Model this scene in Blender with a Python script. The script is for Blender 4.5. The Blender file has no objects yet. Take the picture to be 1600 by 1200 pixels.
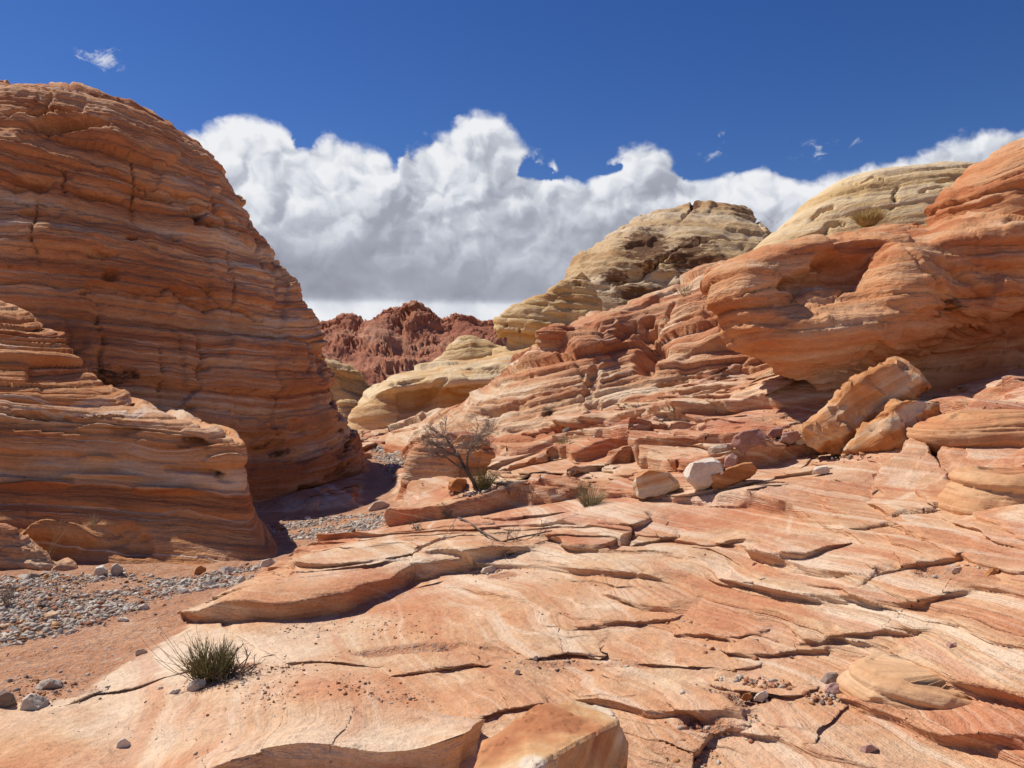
import bpy, bmesh, math, random
import numpy as np
from mathutils import Vector

# ------------------------------------------------------------------ scene basics
scene = bpy.context.scene
C = scene.collection
random.seed(7)
rng = np.random.default_rng(7)
F = 1202.0          # focal length in pixels of the 1600 px wide photograph
EYE = 1.6           # eye height over the rock underfoot

cam_d = bpy.data.cameras.new('camera')
cam_d.sensor_width = 36.0
cam_d.lens = 36.0 * F / 1600.0
cam_d.clip_start = 0.05
cam_d.clip_end = 20000.0
cam = bpy.data.objects.new('camera', cam_d)
C.objects.link(cam)
cam.location = (0, 0, EYE)
cam.rotation_euler = (math.radians(90), 0, 0)
scene.camera = cam

SUN_DIR = Vector((-0.52, 0.28, 0.805)).normalized()       # towards the sun
sun_d = bpy.data.lights.new('sun', 'SUN')
sun_d.energy = 5.0
sun_d.angle = math.radians(0.53)
sun_d.color = (1.0, 0.95, 0.87)
sun = bpy.data.objects.new('sun', sun_d)
C.objects.link(sun)
sun.rotation_euler = SUN_DIR.to_track_quat('Z', 'Y').to_euler()

scene.view_settings.view_transform = 'Standard'
scene.view_settings.look = 'None'
scene.view_settings.exposure = 0.06
scene.view_settings.gamma = 1.0
scene.view_settings.use_curve_mapping = False
scene.cycles.max_bounces = 5
scene.cycles.diffuse_bounces = 3


# ------------------------------------------------------------------ node helper
class NB:
    """small helper that writes maths as nodes"""
    def __init__(s, tree):
        s.t = tree
        s.n = tree.nodes
        s.l = tree.links

    def put(s, sock, v):
        if v is None:
            return
        if hasattr(v, 'is_linked') or hasattr(v, 'links'):
            s.l.new(v, sock)
        else:
            sock.default_value = v

    def math(s, op, a, b=None, c=None, clamp=False):
        n = s.n.new('ShaderNodeMath')
        n.operation = op
        n.use_clamp = clamp
        s.put(n.inputs[0], a)
        s.put(n.inputs[1], b)
        s.put(n.inputs[2], c)
        return n.outputs[0]

    def add(s, a, b): return s.math('ADD', a, b)
    def sub(s, a, b): return s.math('SUBTRACT', a, b)
    def mul(s, a, b, clamp=False): return s.math('MULTIPLY', a, b, clamp=clamp)
    def mad(s, a, b, c): return s.math('MULTIPLY_ADD', a, b, c)

    def sstep(s, v, lo, hi, a=0.0, b=1.0):
        n = s.n.new('ShaderNodeMapRange')
        n.interpolation_type = 'SMOOTHSTEP'
        s.put(n.inputs[0], v)
        n.inputs[1].default_value = lo
        n.inputs[2].default_value = hi
        n.inputs[3].default_value = a
        n.inputs[4].default_value = b
        return n.outputs[0]

    def xyz(s, x, y, z):
        n = s.n.new('ShaderNodeCombineXYZ')
        s.put(n.inputs[0], x)
        s.put(n.inputs[1], y)
        s.put(n.inputs[2], z)
        return n.outputs[0]

    def sep(s, v):
        n = s.n.new('ShaderNodeSeparateXYZ')
        s.put(n.inputs[0], v)
        return n.outputs

    def vmul(s, v, f):
        n = s.n.new('ShaderNodeVectorMath')
        n.operation = 'MULTIPLY'
        s.put(n.inputs[0], v)
        s.put(n.inputs[1], f)
        return n.outputs[0]

    def vadd(s, v, f):
        n = s.n.new('ShaderNodeVectorMath')
        n.operation = 'ADD'
        s.put(n.inputs[0], v)
        s.put(n.inputs[1], f)
        return n.outputs[0]

    def noise(s, v=None, scale=1.0, detail=3.0, rough=0.5, dist=0.0, dim='3D', w=None):
        n = s.n.new('ShaderNodeTexNoise')
        n.noise_dimensions = dim
        if v is not None:
            s.put(n.inputs['Vector'], v)
        if w is not None:
            s.put(n.inputs['W'], w)
        n.inputs['Scale'].default_value = scale
        n.inputs['Detail'].default_value = detail
        n.inputs['Roughness'].default_value = rough
        n.inputs['Distortion'].default_value = dist
        return n.outputs['Fac']

    def voro(s, v, scale, feature='F1', rand=1.0, out='Distance'):
        n = s.n.new('ShaderNodeTexVoronoi')
        n.feature = feature
        s.put(n.inputs['Vector'], v)
        n.inputs['Scale'].default_value = scale
        n.inputs['Randomness'].default_value = rand
        return n.outputs[out]

    def ramp(s, fac, stops, interp='LINEAR'):
        n = s.n.new('ShaderNodeValToRGB')
        n.color_ramp.interpolation = interp
        e = n.color_ramp.elements
        while len(e) < len(stops):
            e.new(0.5)
        for k, (p, c) in zip(range(len(stops)), stops):
            e[k].position = p
            e[k].color = (c[0], c[1], c[2], 1.0)
        s.put(n.inputs[0], fac)
        return n.outputs[0]

    def mix(s, fac, a, b, mode='MIX'):
        n = s.n.new('ShaderNodeMix')
        n.data_type = 'RGBA'
        n.blend_type = mode
        n.clamp_factor = True
        s.put(n.inputs[0], fac)
        for sock, v in ((n.inputs[6], a), (n.inputs[7], b)):
            if isinstance(v, tuple):
                sock.default_value = (v[0], v[1], v[2], 1.0)
            else:
                s.put(sock, v)
        return n.outputs[2]

    def attr(s, name):
        n = s.n.new('ShaderNodeAttribute')
        n.attribute_name = name
        return n.outputs['Fac']

    def curve(s, v, pts):
        n = s.n.new('ShaderNodeFloatCurve')
        cv = n.mapping.curves[0]
        while len(cv.points) < len(pts):
            cv.points.new(0.5, 0.5)
        for p, (x, y) in zip(cv.points, pts):
            p.location = (x, y)
            p.handle_type = 'AUTO_CLAMPED'
        n.mapping.update()
        s.put(n.inputs['Value'], v)
        n.inputs['Factor'].default_value = 1.0
        return n.outputs[0]


# ------------------------------------------------------------------ world: clear desert sky with a cumulus bank
world = bpy.data.worlds.new('World')
scene.world = world
world.use_nodes = True
wt = world.node_tree
wt.nodes.clear()
B = NB(wt)
sky = wt.nodes.new('ShaderNodeTexSky')
sky.sky_type = 'NISHITA'
sky.sun_disc = False
sky.sun_elevation = math.asin(SUN_DIR.z)
sky.sun_rotation = math.atan2(SUN_DIR.x, SUN_DIR.y)
sky.altitude = 900
sky.air_density = 1.0
sky.dust_density = 0.15
sky.ozone_density = 3.0
tc = wt.nodes.new('ShaderNodeTexCoord')
dx, dy, dz = B.sep(tc.outputs['Generated'])
az = B.math('ARCTAN2', dx, dy)
hyp = B.math('SQRT', B.add(B.mul(dx, dx), B.mul(dy, dy)))
el = B.math('DIVIDE', dz, B.math('MAXIMUM', hyp, 0.02))


def sky_uv(px, py):
    a = math.atan((px - 800) / F)
    return a, (600 - py) / F * math.cos(a)


AZ0, AZ1, ELM = -0.72, 0.72, 0.5
tops = [(60, 236), (150, 220), (275, 196), (330, 182), (390, 174), (440, 188), (470, 212), (515, 204), (560, 216), (600, 226),
        (622, 252), (634, 212), (665, 190), (720, 182), (780, 186), (812, 208), (838, 226), (866, 226), (884, 262), (930, 250),
        (1000, 228), (1050, 236), (1088, 262), (1130, 266), (1185, 254), (1222, 262), (1258, 280), (1320, 270), (1380, 252),
        (1450, 228), (1520, 206), (1590, 196)]
tp = []
for (px, py) in tops:
    a, e = sky_uv(px, py)
    tp.append(((a - AZ0) / (AZ1 - AZ0), e / ELM))
tp = [(0.0, 0.52)] + tp + [(1.0, 0.56)]
xx = B.math('DIVIDE', B.sub(az, AZ0), AZ1 - AZ0)
q = B.xyz(az, el, 0.0)
warp = B.sub(B.noise(q, 30.0, 3.0, 0.6), 0.5)
vt = B.mul(B.curve(B.mad(warp, 0.016, xx), tp), ELM)
off_top = B.mad(B.noise(B.xyz(B.math('SINE', az), B.math('COSINE', az), 3.0), 2.2, 4.0, 0.6), 0.5, 0.02)
inview = B.sstep(B.math('ABSOLUTE', az), 0.60, 0.72, 1.0, 0.0)
vtop = B.add(B.mul(vt, inview), B.mul(off_top, B.sub(1.0, inview)))


def voro2(v, scale):
    n = wt.nodes.new('ShaderNodeTexVoronoi')
    n.voronoi_dimensions = '2D'
    B.put(n.inputs['Vector'], v)
    n.inputs['Scale'].default_value = scale
    return n.outputs['Distance']


wq = wt.nodes.new('ShaderNodeTexNoise')
wq.noise_dimensions = '2D'
wt.links.new(q, wq.inputs['Vector'])
wq.inputs['Scale'].default_value = 16.0
wq.inputs['Detail'].default_value = 4.0
qw = B.vadd(q, B.vmul(B.vadd(wq.outputs['Color'], (-0.5, -0.5, -0.5)), (0.055, 0.055, 0.0)))


def cloud_relief(off):
    v = B.vadd(qw, off)
    big = B.noise(v, 7.0, 4.0, 0.52, dim='2D')
    d1 = voro2(v, 10.0)
    d2 = voro2(v, 24.0)
    d3 = voro2(v, 55.0)
    r = B.mad(B.mul(d1, d1), -0.42, big)
    r = B.mad(B.mul(d2, d2), -0.24, r)
    return B.mad(B.mul(d3, d3), -0.09, r)


rel = cloud_relief((0.0, 0.0, 0.0))
rel2 = cloud_relief((-0.008, 0.012, 0.0))
fine = B.sub(B.noise(q, 60.0, 4.0, 0.62), 0.5)
depth = B.sub(vtop, el)                                    # how far below the top edge
holes = None
for (px, py, sx, sy, amp) in [(822, 268, 26, 16, 0.055), (860, 276, 16, 9, 0.04), (430, 296, 26, 8, 0.035), (1085, 266, 30, 12, 0.038),
                              (1160, 256, 24, 9, 0.032), (950, 266, 18, 8, 0.028), (1240, 262, 24, 10, 0.03), (475, 214, 8, 18, 0.03)]:
    a, e = sky_uv(px, py)
    gx = B.math('DIVIDE', B.sub(B.mad(warp, 0.06, az), a), sx / F)
    gy = B.math('DIVIDE', B.sub(B.mad(fine, 0.02, el), e), sy / F)
    g = B.math('EXPONENT', B.mul(B.add(B.mul(gx, gx), B.mul(gy, gy)), -1.0))
    g = B.mul(g, amp)
    holes = g if holes is None else B.add(holes, g)
f = B.sub(B.add(B.add(depth, B.mul(B.sub(rel, 0.40), 0.062)), B.mul(fine, 0.020)), holes)
alpha = B.sstep(f, -0.002, 0.018)
alpha = B.mul(alpha, B.sstep(el, -0.02, 0.005))
# thin detached wisps
wn = B.noise(B.vmul(B.vadd(q, B.vmul(B.xyz(warp, warp, 0.0), (0.05, 0.05, 0.0))), (38.0, 60.0, 1.0)), 1.0, 6.0, 0.68, 0.6)
wis = None
for (px, py, sx, sy, amp) in [(162, 92, 30, 16, 1.0), (1300, 222, 46, 11, 0.62), (1265, 246, 30, 9, 0.45), (1130, 218, 14, 12, 0.5),
                              (1108, 242, 30, 12, 0.55), (1235, 211, 12, 8, 0.35), (1340, 185, 14, 7, 0.25), (190, 108, 18, 10, 0.6)]:
    a, e = sky_uv(px, py)
    gx = B.math('DIVIDE', B.sub(az, a), sx / F)
    gy = B.math('DIVIDE', B.sub(el, e), sy / F)
    g = B.math('EXPONENT', B.mul(B.add(B.mul(gx, gx), B.mul(gy, gy)), -1.0))
    g = B.mul(g, amp)
    wis = g if wis is None else B.math('MAXIMUM', wis, g)
wa = B.mul(B.mul(B.sstep(B.mad(wis, 0.30, B.sub(wn, 0.5)), 0.12, 0.45), B.sstep(wis, 0.08, 0.35)), 0.8)
alpha = B.math('MAXIMUM', alpha, wa)
# light and shade of the bank: sunlit tops, greyer flat bases, a bright strip low over the horizon
light = B.mul(B.math('MAXIMUM', B.math('MINIMUM', B.mul(B.sub(rel, rel2), 2.3), 0.30), -0.34), B.sstep(el, 0.10, 0.27, 0.28, 1.0))
base_c = B.curve(B.math('DIVIDE', el, ELM), [(0.0, 0.80), (0.13, 0.86), (0.172, 0.88), (0.198, 0.84), (0.214, 0.55), (0.25, 0.26), (0.31, 0.38), (0.40, 0.58),
                                              (0.54, 0.68), (0.70, 0.86), (1.0, 0.97)])
patch = B.sub(B.noise(B.vmul(q, (4.0, 10.0, 1.0)), 1.0, 3.0, 0.5), 0.5)
rimlight = B.sstep(f, 0.0, 0.07, 0.16, 0.0)
lum = B.add(B.add(B.add(base_c, light), B.mul(patch, 1.25)), rimlight)
lum = B.add(lum, B.mul(fine, 0.22))
ccol = B.ramp(lum, [(0.05, (0.33, 0.34, 0.41)), (0.35, (0.42, 0.44, 0.52)), (0.58, (0.58, 0.61, 0.69)), (0.80, (0.80, 0.83, 0.89)), (1.0, (0.96, 0.97, 1.0))])
bg1 = wt.nodes.new('ShaderNodeBackground')
bg1.inputs['Strength'].default_value = 0.083
hs = wt.nodes.new('ShaderNodeHueSaturation')
hs.inputs['Saturation'].default_value = 1.30
hs.inputs['Hue'].default_value = 0.517
wt.links.new(sky.outputs[0], hs.inputs['Color'])
wt.links.new(hs.outputs[0], bg1.inputs['Color'])
bg2 = wt.nodes.new('ShaderNodeBackground')
bg2.inputs['Strength'].default_value = 0.86
wt.links.new(ccol, bg2.inputs['Color'])
mx = wt.nodes.new('ShaderNodeMixShader')
wt.links.new(alpha, mx.inputs[0])
wt.links.new(bg1.outputs[0], mx.inputs[1])
wt.links.new(bg2.outputs[0], mx.inputs[2])
wo = wt.nodes.new('ShaderNodeOutputWorld')
wt.links.new(mx.outputs[0], wo.inputs['Surface'])
world.cycles.sampling_method = 'NONE'


# ------------------------------------------------------------------ numeric noise
def _hash(ix, iy, iz, seed):
    h = (ix.astype(np.uint32) * np.uint32(374761393) + iy.astype(np.uint32) * np.uint32(668265263)
         + iz.astype(np.uint32) * np.uint32(2246822519) + np.uint32((seed * 3266489917) & 0xffffffff))
    h = (h ^ (h >> np.uint32(13))) * np.uint32(1274126177)
    h = h ^ (h >> np.uint32(16))
    return h


GRAD = rng.normal(size=(64, 3)).astype(np.float32)
GRAD /= np.linalg.norm(GRAD, axis=1, keepdims=True)


def perlin(x, y, z, seed=0):
    x, y, z = np.broadcast_arrays(np.asarray(x, np.float32), np.asarray(y, np.float32), np.asarray(z, np.float32))
    shp = x.shape
    x, y, z = x.ravel(), y.ravel(), z.ravel()
    x0, y0, z0 = np.floor(x), np.floor(y), np.floor(z)
    fx, fy, fz = x - x0, y - y0, z - z0
    ix, iy, iz = x0.astype(np.int32), y0.astype(np.int32), z0.astype(np.int32)
    u = fx * fx * fx * (fx * (fx * 6 - 15) + 10)
    v = fy * fy * fy * (fy * (fy * 6 - 15) + 10)
    w = fz * fz * fz * (fz * (fz * 6 - 15) + 10)
    out = np.zeros_like(x)
    for i in (0, 1):
        wu = u if i else 1 - u
        for j in (0, 1):
            wv = v if j else 1 - v
            for k in (0, 1):
                ww = w if k else 1 - w
                g = GRAD[_hash(ix + i, iy + j, iz + k, seed) & np.uint32(63)]
                out += wu * wv * ww * (g[:, 0] * (fx - i) + g[:, 1] * (fy - j) + g[:, 2] * (fz - k))
    return (out * 1.5).reshape(shp)


def fbm(x, y, z, octs=4, gain=0.5, lac=2.03, seed=0):
    a, f, s, tot = 1.0, 1.0, 0.0, 0.0
    for o in range(octs):
        s = s + a * perlin(x * f, y * f, z * f, seed + o * 17)
        tot += a
        a *= gain
        f *= lac
    return s / tot


def sm(x, a, b):
    t = np.clip((x - a) / (b - a), 0, 1)
    return t * t * (3 - 2 * t)


def W(px, py, Y):
    """a point of the place, from where it shows in the photograph and its distance"""
    return ((px - 800) / F * Y, Y, EYE - (py - 600) / F * Y)


def proj(P):
    Y = np.maximum(P[..., 1], 0.05)
    return 800 + P[..., 0] / Y * F, 600 - (P[..., 2] - EYE) / Y * F


# ------------------------------------------------------------------ mesh helpers
def tag(o, label=None, cat=None, group=None, kind=None):
    if label:
        o['label'] = label
    if cat:
        o['category'] = cat
    if group:
        o['group'] = group
    if kind:
        o['kind'] = kind
    return o


def link(name, me, mat=None, parent=None):
    o = bpy.data.objects.new(name, me)
    C.objects.link(o)
    if mat is not None and me is not None and len(me.materials) == 0:
        me.materials.append(mat)
    if parent is not None:
        o.parent = parent
    return o


def empty(name, loc):
    o = bpy.data.objects.new(name, None)
    o.empty_display_size = 0.1
    o.location = loc
    C.objects.link(o)
    return o


def grid_mesh(name, P, closed_u=False, attrs=None, flip=False):
    """P: (rows, cols, 3)"""
    R, N = P.shape[:2]
    me = bpy.data.meshes.new(name)
    co = np.ascontiguousarray(P.reshape(-1, 3), np.float32)
    r = np.arange(R - 1)[:, None]
    c = np.arange(N if closed_u else N - 1)[None, :]
    c2 = (c + 1) % N
    a, b, d, e = r * N + c, r * N + c2, (r + 1) * N + c2, (r + 1) * N + c
    quads = np.stack([a, b, d, e], -1).reshape(-1, 4)
    if flip:
        quads = quads[:, ::-1]
    me.vertices.add(len(co))
    me.vertices.foreach_set('co', co.ravel())
    me.loops.add(quads.size)
    me.loops.foreach_set('vertex_index', quads.ravel().astype(np.int32))
    me.polygons.add(len(quads))
    me.polygons.foreach_set('loop_start', np.arange(0, quads.size, 4, dtype=np.int32))
    me.polygons.foreach_set('loop_total', np.full(len(quads), 4, np.int32))
    me.polygons.foreach_set('use_smooth', np.ones(len(quads), bool))
    me.update(calc_edges=True)
    set_attrs(me, attrs)
    return me


def set_attrs(me, attrs):
    for k, v in (attrs or {}).items():
        at = me.attributes.new(k, 'FLOAT', 'POINT')
        at.data.foreach_set('value', np.ascontiguousarray(v, np.float32).ravel())


def normals(P, closed_u=False):
    du = np.empty_like(P)
    if closed_u:
        du = np.roll(P, -1, 1) - np.roll(P, 1, 1)
    else:
        du[:, 1:-1] = P[:, 2:] - P[:, :-2]
        du[:, 0] = P[:, 1] - P[:, 0]
        du[:, -1] = P[:, -1] - P[:, -2]
    dv = np.empty_like(P)
    dv[1:-1] = P[2:] - P[:-2]
    dv[0] = P[1] - P[0]
    dv[-1] = P[-1] - P[-2]
    n = np.cross(du, dv)
    n /= np.linalg.norm(n, axis=-1, keepdims=True) + 1e-9
    return n


def crspline(ctrl, u):
    """Catmull-Rom along axis 0"""
    M = ctrl.shape[0]
    ext = np.concatenate([2 * ctrl[:1] - ctrl[1:2], ctrl, 2 * ctrl[-1:] - ctrl[-2:-1]], 0)
    i = np.clip(np.floor(u).astype(int), 0, M - 2)
    t = (u - i).reshape((-1,) + (1,) * (ctrl.ndim - 1))
    p0, p1, p2, p3 = ext[i], ext[i + 1], ext[i + 2], ext[i + 3]
    return 0.5 * ((2 * p1) + (-p0 + p2) * t + (2 * p0 - 5 * p1 + 4 * p2 - p3) * t * t + (-p0 + 3 * p1 - 3 * p2 + p3) * t ** 3)


def even_u(ctrl, n, axis_weight=None):
    """parameters spaced evenly in length along axis 0 of the control net"""
    M = ctrl.shape[0]
    uu = np.linspace(0, M - 1, 60 * (M - 1) + 1)
    S = crspline(ctrl, uu)
    d = np.linalg.norm(np.diff(S, axis=0), axis=-1)
    d = d.reshape(d.shape[0], -1).mean(1)
    if axis_weight is not None:
        d = d * np.interp(0.5 * (uu[1:] + uu[:-1]), np.arange(M), axis_weight)
    s = np.concatenate([[0], np.cumsum(d)])
    return np.interp(np.linspace(0, s[-1], n), s, uu)


def bed_of(P, dip=(0.03, 0.02), warp=0.25, wl=7.0, seed=3):
    x, y, z = P[..., 0], P[..., 1], P[..., 2]
    b = z + dip[0] * x + dip[1] * y
    b = b + warp * perlin(x / wl, y / wl, z / wl * 0.5, seed) + 0.25 * warp * perlin(x / wl * 3.1, y / wl * 3.1, z / wl * 2, seed + 1)
    return b


def layers(P, bed, mean, amp, lat, seed, joint=0.5, spread=0.5, sharp=6.0, blk=0.0):
    """relief of a stack of beds: every bed stands out or back by its own amount and pinches out sideways"""
    rg = np.random.default_rng(seed)
    lo, hi = float(bed.min()) - mean, float(bed.max()) + mean
    th = mean * np.exp(rg.normal(0, spread, int((hi - lo) / mean * 1.8) + 8))
    bd = lo + np.concatenate([[0], np.cumsum(th)])
    idx = np.clip(np.searchsorted(bd, bed) - 1, 0, len(th) - 1)
    t = (bed - bd[idx]) / th[idx]
    r = rg.uniform(-1, 1, len(th))
    n = perlin(P[..., 0] / lat, P[..., 1] / lat, idx * 7.31 + P[..., 2] / lat * 0.3, seed)
    a = 0.45 * r[idx] + 0.9 * n
    prof = 1 - np.abs(2 * t - 1) ** sharp
    if blk:
        x, y = P[..., 0], P[..., 1]
        u = (x + 0.6 * y) / (blk * lat) + r[idx] * 13.7 + 0.22 * perlin(x / lat * 2.3, y / lat * 2.3, P[..., 2] / lat * 2.3, seed + 77)
        cell = np.floor(u)
        fr = u - cell
        hsh = np.sin(cell * 12.9898 + idx * 78.233) * 43758.5453
        hsh = hsh - np.floor(hsh)
        jn = 1 - sm(np.minimum(fr, 1 - fr), 0.0, 0.035)
        a = a + 0.75 * (hsh - 0.5) - 0.18 * jn * (hsh > 0.5)
    return amp * (a + joint * (prof - 1)), idx, t


def seg_dist(px, py, pts, dirs=False):
    """distance to a polyline and how far along (0..1)"""
    dirx = np.ones(px.shape, np.float32)
    diry = np.zeros(px.shape, np.float32)
    best = np.full(px.shape, 1e9, np.float32)
    along = np.zeros(px.shape, np.float32)
    side = np.zeros(px.shape, np.float32)
    pts = np.asarray(pts, np.float32)
    L = np.linalg.norm(np.diff(pts, axis=0), axis=1)
    cum = np.concatenate([[0], np.cumsum(L)])
    for k in range(len(pts) - 1):
        ax, ay = pts[k]
        bx, by = pts[k + 1]
        ex, ey = bx - ax, by - ay
        t = np.clip(((px - ax) * ex + (py - ay) * ey) / (ex * ex + ey * ey + 1e-9), 0, 1)
        qx, qy = px - (ax + ex * t), py - (ay + ey * t)
        d = np.hypot(qx, qy)
        m = d < best
        best = np.where(m, d, best)
        along = np.where(m, (cum[k] + t * L[k]) / cum[-1], along)
        side = np.where(m, np.sign(ex * qy - ey * qx), side)
        if dirs:
            dirx = np.where(m, ex / (L[k] + 1e-9), dirx)
            diry = np.where(m, ey / (L[k] + 1e-9), diry)
    if dirs:
        return best, along, side, dirx, diry
    return best, along, side


def dents(P, D, spec):
    """hollows: (px, py, rx, ry, depth, angle) - sharp on the rim, deepest inside"""
    px, py = proj(P)
    for (cx, cy, rx, ry, dep, ang) in spec:
        ca, sa = math.cos(math.radians(ang)), math.sin(math.radians(ang))
        m = np.hypot(px - cx, py - cy) < 1.6 * max(rx, ry)
        if not m.any():
            continue
        qx, qy = px[m] - cx, py[m] - cy
        fq = F / (P[..., 1][m].mean() * 0.5 * (rx + ry))
        X_, Y_, Z_ = P[..., 0][m] * fq, P[..., 1][m] * fq, P[..., 2][m] * fq
        nz = 0.42 * perlin(X_ * 0.8, Y_ * 0.8, Z_ * 1.1, int(cx + cy)) + 0.26 * perlin(X_ * 2.2, Y_ * 2.2, Z_ * 3.0, 5)
        r = np.hypot((qx * ca + qy * sa) / rx, (-qx * sa + qy * ca) / ry) + nz
        D[m] -= dep * sm(r, 1.05, 0.40) * (0.8 + 0.5 * perlin(X_ * 1.6, Y_ * 1.6, Z_ * 4.0, 6))
    return D


def cracks(P, D, spec):
    """narrow clefts along lines: ([(px,py)...], width px, depth)"""
    px, py = proj(P)
    jx = 5 * perlin(px / 26, py / 26, 0.0, 31) + 3 * perlin(px / 9, py / 9, 0.0, 32)
    jy = 5 * perlin(px / 26, py / 26, 9.0, 33) + 3 * perlin(px / 9, py / 9, 9.0, 34)
    for pts, w, dep in spec:
        a = np.asarray(pts)
        m = (px > a[:, 0].min() - 30) & (px < a[:, 0].max() + 30) & (py > a[:, 1].min() - 30) & (py < a[:, 1].max() + 30)
        if not m.any():
            continue
        d, al, _ = seg_dist(px[m] + jx[m], py[m] + jy[m], pts)
        D[m] -= dep * sm(d, w, w * 0.25) * np.minimum(1, 4 * np.minimum(al, 1 - al) + 0.15)
    return D


# ------------------------------------------------------------------ materials
def sandstone(name, stops, f1=1.6, f2=11.0, line=0.35, patch_s=0.35, patch_a=0.30, bump=0.5, var_col=(0.05, 0.03, 0.022),
              dark_amt=0.0, lam=26.0, sat_noise=0.5, sand=False, pale=(0.62, 0.45, 0.30), pale_a=0.0, bump_d=0.02, grain=0.16, gain=1.4, bwarp=0.16):
    m = bpy.data.materials.new(name)
    m.use_nodes = True
    t = m.node_tree
    t.nodes.clear()
    b = NB(t)
    out = t.nodes.new('ShaderNodeOutputMaterial')
    bs = t.nodes.new('ShaderNodeBsdfPrincipled')
    t.links.new(bs.outputs[0], out.inputs[0])
    bs.inputs['Roughness'].default_value = 0.92
    bs.inputs['Specular IOR Level'].default_value = 0.18
    geo = t.nodes.new('ShaderNodeNewGeometry')
    pos = geo.outputs['Position']
    bed = b.attr('bed')
    wv = b.noise(pos, 1.3, 2.0, 0.55)
    bedw = b.add(bed, b.mul(b.sub(wv, 0.5), bwarp))
    n1 = b.noise(dim='1D', w=bedw, scale=f1, detail=3.0, rough=0.62)
    n2 = b.noise(dim='1D', w=b.mad(wv, 0.05, bedw), scale=f2, detail=2.0, rough=0.6)
    big = b.noise(pos, patch_s, 3.0, 0.55)
    x, y, z = b.sep(pos)
    streak = b.noise(b.xyz(b.mul(x, 1.1), b.mul(y, 1.1), b.mul(bedw, 9.0)), 1.0, 3.0, 0.6)
    fac = b.add(n1, b.mul(b.sub(big, 0.5), patch_a * 2))
    fac = b.add(fac, b.mul(b.sub(streak, 0.5), 0.42))
    fac = b.mad(b.sub(fac, 0.5), gain, 0.5)
    col = b.ramp(fac, stops)
    # thin pale and rusty laminae
    l1 = b.sstep(n2, 0.56, 0.72)
    l2 = b.sstep(n2, 0.42, 0.28)
    lm = b.mul(b.sstep(b.add(big, b.mul(b.sub(wv, 0.5), 0.6)), 0.34, 0.60), line)
    col = b.mix(b.mul(l1, lm), col, pale)
    col = b.mix(b.mul(l2, b.mul(lm, 0.8)), col, b.mix(1.0, col, (0.74, 0.56, 0.44), 'MULTIPLY'))
    if pale_a:
        pp = b.sstep(b.noise(b.xyz(b.mul(x, 0.6), b.mul(y, 0.6), b.mul(bedw, 3.5)), 1.0, 4.0, 0.62), 0.48, 0.70)
        col = b.mix(b.mul(pp, pale_a), col, pale)
    # rust veins and small stains
    st = b.sstep(b.noise(pos, 2.3, 4.0, 0.68), 0.56, 0.74)
    col = b.mix(b.mul(st, 0.35 * sat_noise), col, (0.36, 0.115, 0.045))
    if dark_amt:
        dv = b.attr('varnish')
        dn = b.noise(b.xyz(b.mul(x, 2.2), b.mul(y, 2.2), b.mul(bedw, 6.0)), 1.0, 4.0, 0.68)
        dk = b.sstep(b.add(dn, b.mul(dv, 0.55)), 0.72, 0.92)
        dk = b.math('MAXIMUM', dk, b.mul(b.sstep(b.noise(b.vmul(pos, (1.0, 1.0, 1.6)), 1.1, 5.0, 0.7), 0.60, 0.80), dark_amt))
        col = b.mix(b.mul(dk, 0.88), col, var_col)
    # grain
    g1 = b.noise(pos, 48.0, 2.0, 0.7)
    pit = b.noise(pos, 14.0, 4.0, 0.66)
    g2 = pit
    gm = b.mad(b.sub(g1, 0.5), grain * 2.2, b.mad(b.sub(g2, 0.5), grain * 2.0, 1.0))
    gv = t.nodes.new('ShaderNodeVectorMath')
    gv.operation = 'SCALE'
    t.links.new(col, gv.inputs[0])
    t.links.new(gm, gv.inputs['Scale'])
    col = gv.outputs[0]
    # relief: laminae standing out, pitted grain
    lamv = b.noise(b.xyz(b.mul(x, 2.0), b.mul(y, 2.0), b.mul(bedw, lam)), 1.0, 3.0, 0.64)
    ht = b.add(b.mul(lamv, 1.0), b.mul(pit, 0.55))
    ht = b.add(ht, b.mul(g1, 0.10))
    if sand:
        xb = b.add(b.attr('xbed'), b.mul(b.sub(wv, 0.5), 0.05))
        x1 = b.noise(dim='1D', w=xb, scale=9.0, detail=4.0, rough=0.66)
        x2 = b.noise(dim='1D', w=b.mad(pit, 0.006, xb), scale=55.0, detail=3.0, rough=0.65)
        xm = b.sstep(b.noise(pos, 0.8, 3.0, 0.55), 0.30, 0.54)
        col = b.mix(b.mul(b.mul(b.sstep(x1, 0.52, 0.66), xm), 0.58), col, (0.75, 0.60, 0.45))
        col = b.mix(b.mul(b.mul(b.sstep(x1, 0.46, 0.32), xm), 0.45), col, (0.48, 0.18, 0.095))
        xk = b.mul(xm, b.sstep(b.sep(pos)[0], -0.6, 0.8, 0.35, 1.0))
        col = b.mix(b.mul(b.mul(b.sstep(x2, 0.52, 0.70), 0.26), xk), col, (0.72, 0.56, 0.41))
        col = b.mix(b.mul(b.mul(b.sstep(x2, 0.46, 0.30), 0.32), xk), col, (0.40, 0.16, 0.085))
        ht = b.add(ht, b.mul(b.mul(x2, xk), 0.5))
        gr_ = b.noise(pos, 95.0, 2.0, 0.7)
        col = b.mix(b.mul(b.sstep(gr_, 0.60, 0.72), 0.45), col, (0.34, 0.16, 0.09))
        col = b.mix(b.mul(b.sstep(gr_, 0.38, 0.28), 0.35), col, (0.78, 0.62, 0.46))
        stn = b.sstep(b.noise(pos, 1.7, 5.0, 0.7), 0.56, 0.70)
        col = b.mix(b.mul(stn, 0.30), col, (0.40, 0.18, 0.10))
        ht = b.add(ht, b.mul(gr_, 0.12))
        sd = b.attr('sand')
        edge = b.mad(b.sub(b.noise(pos, 2.6, 4.0, 0.62), 0.5), 0.9, sd)
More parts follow.
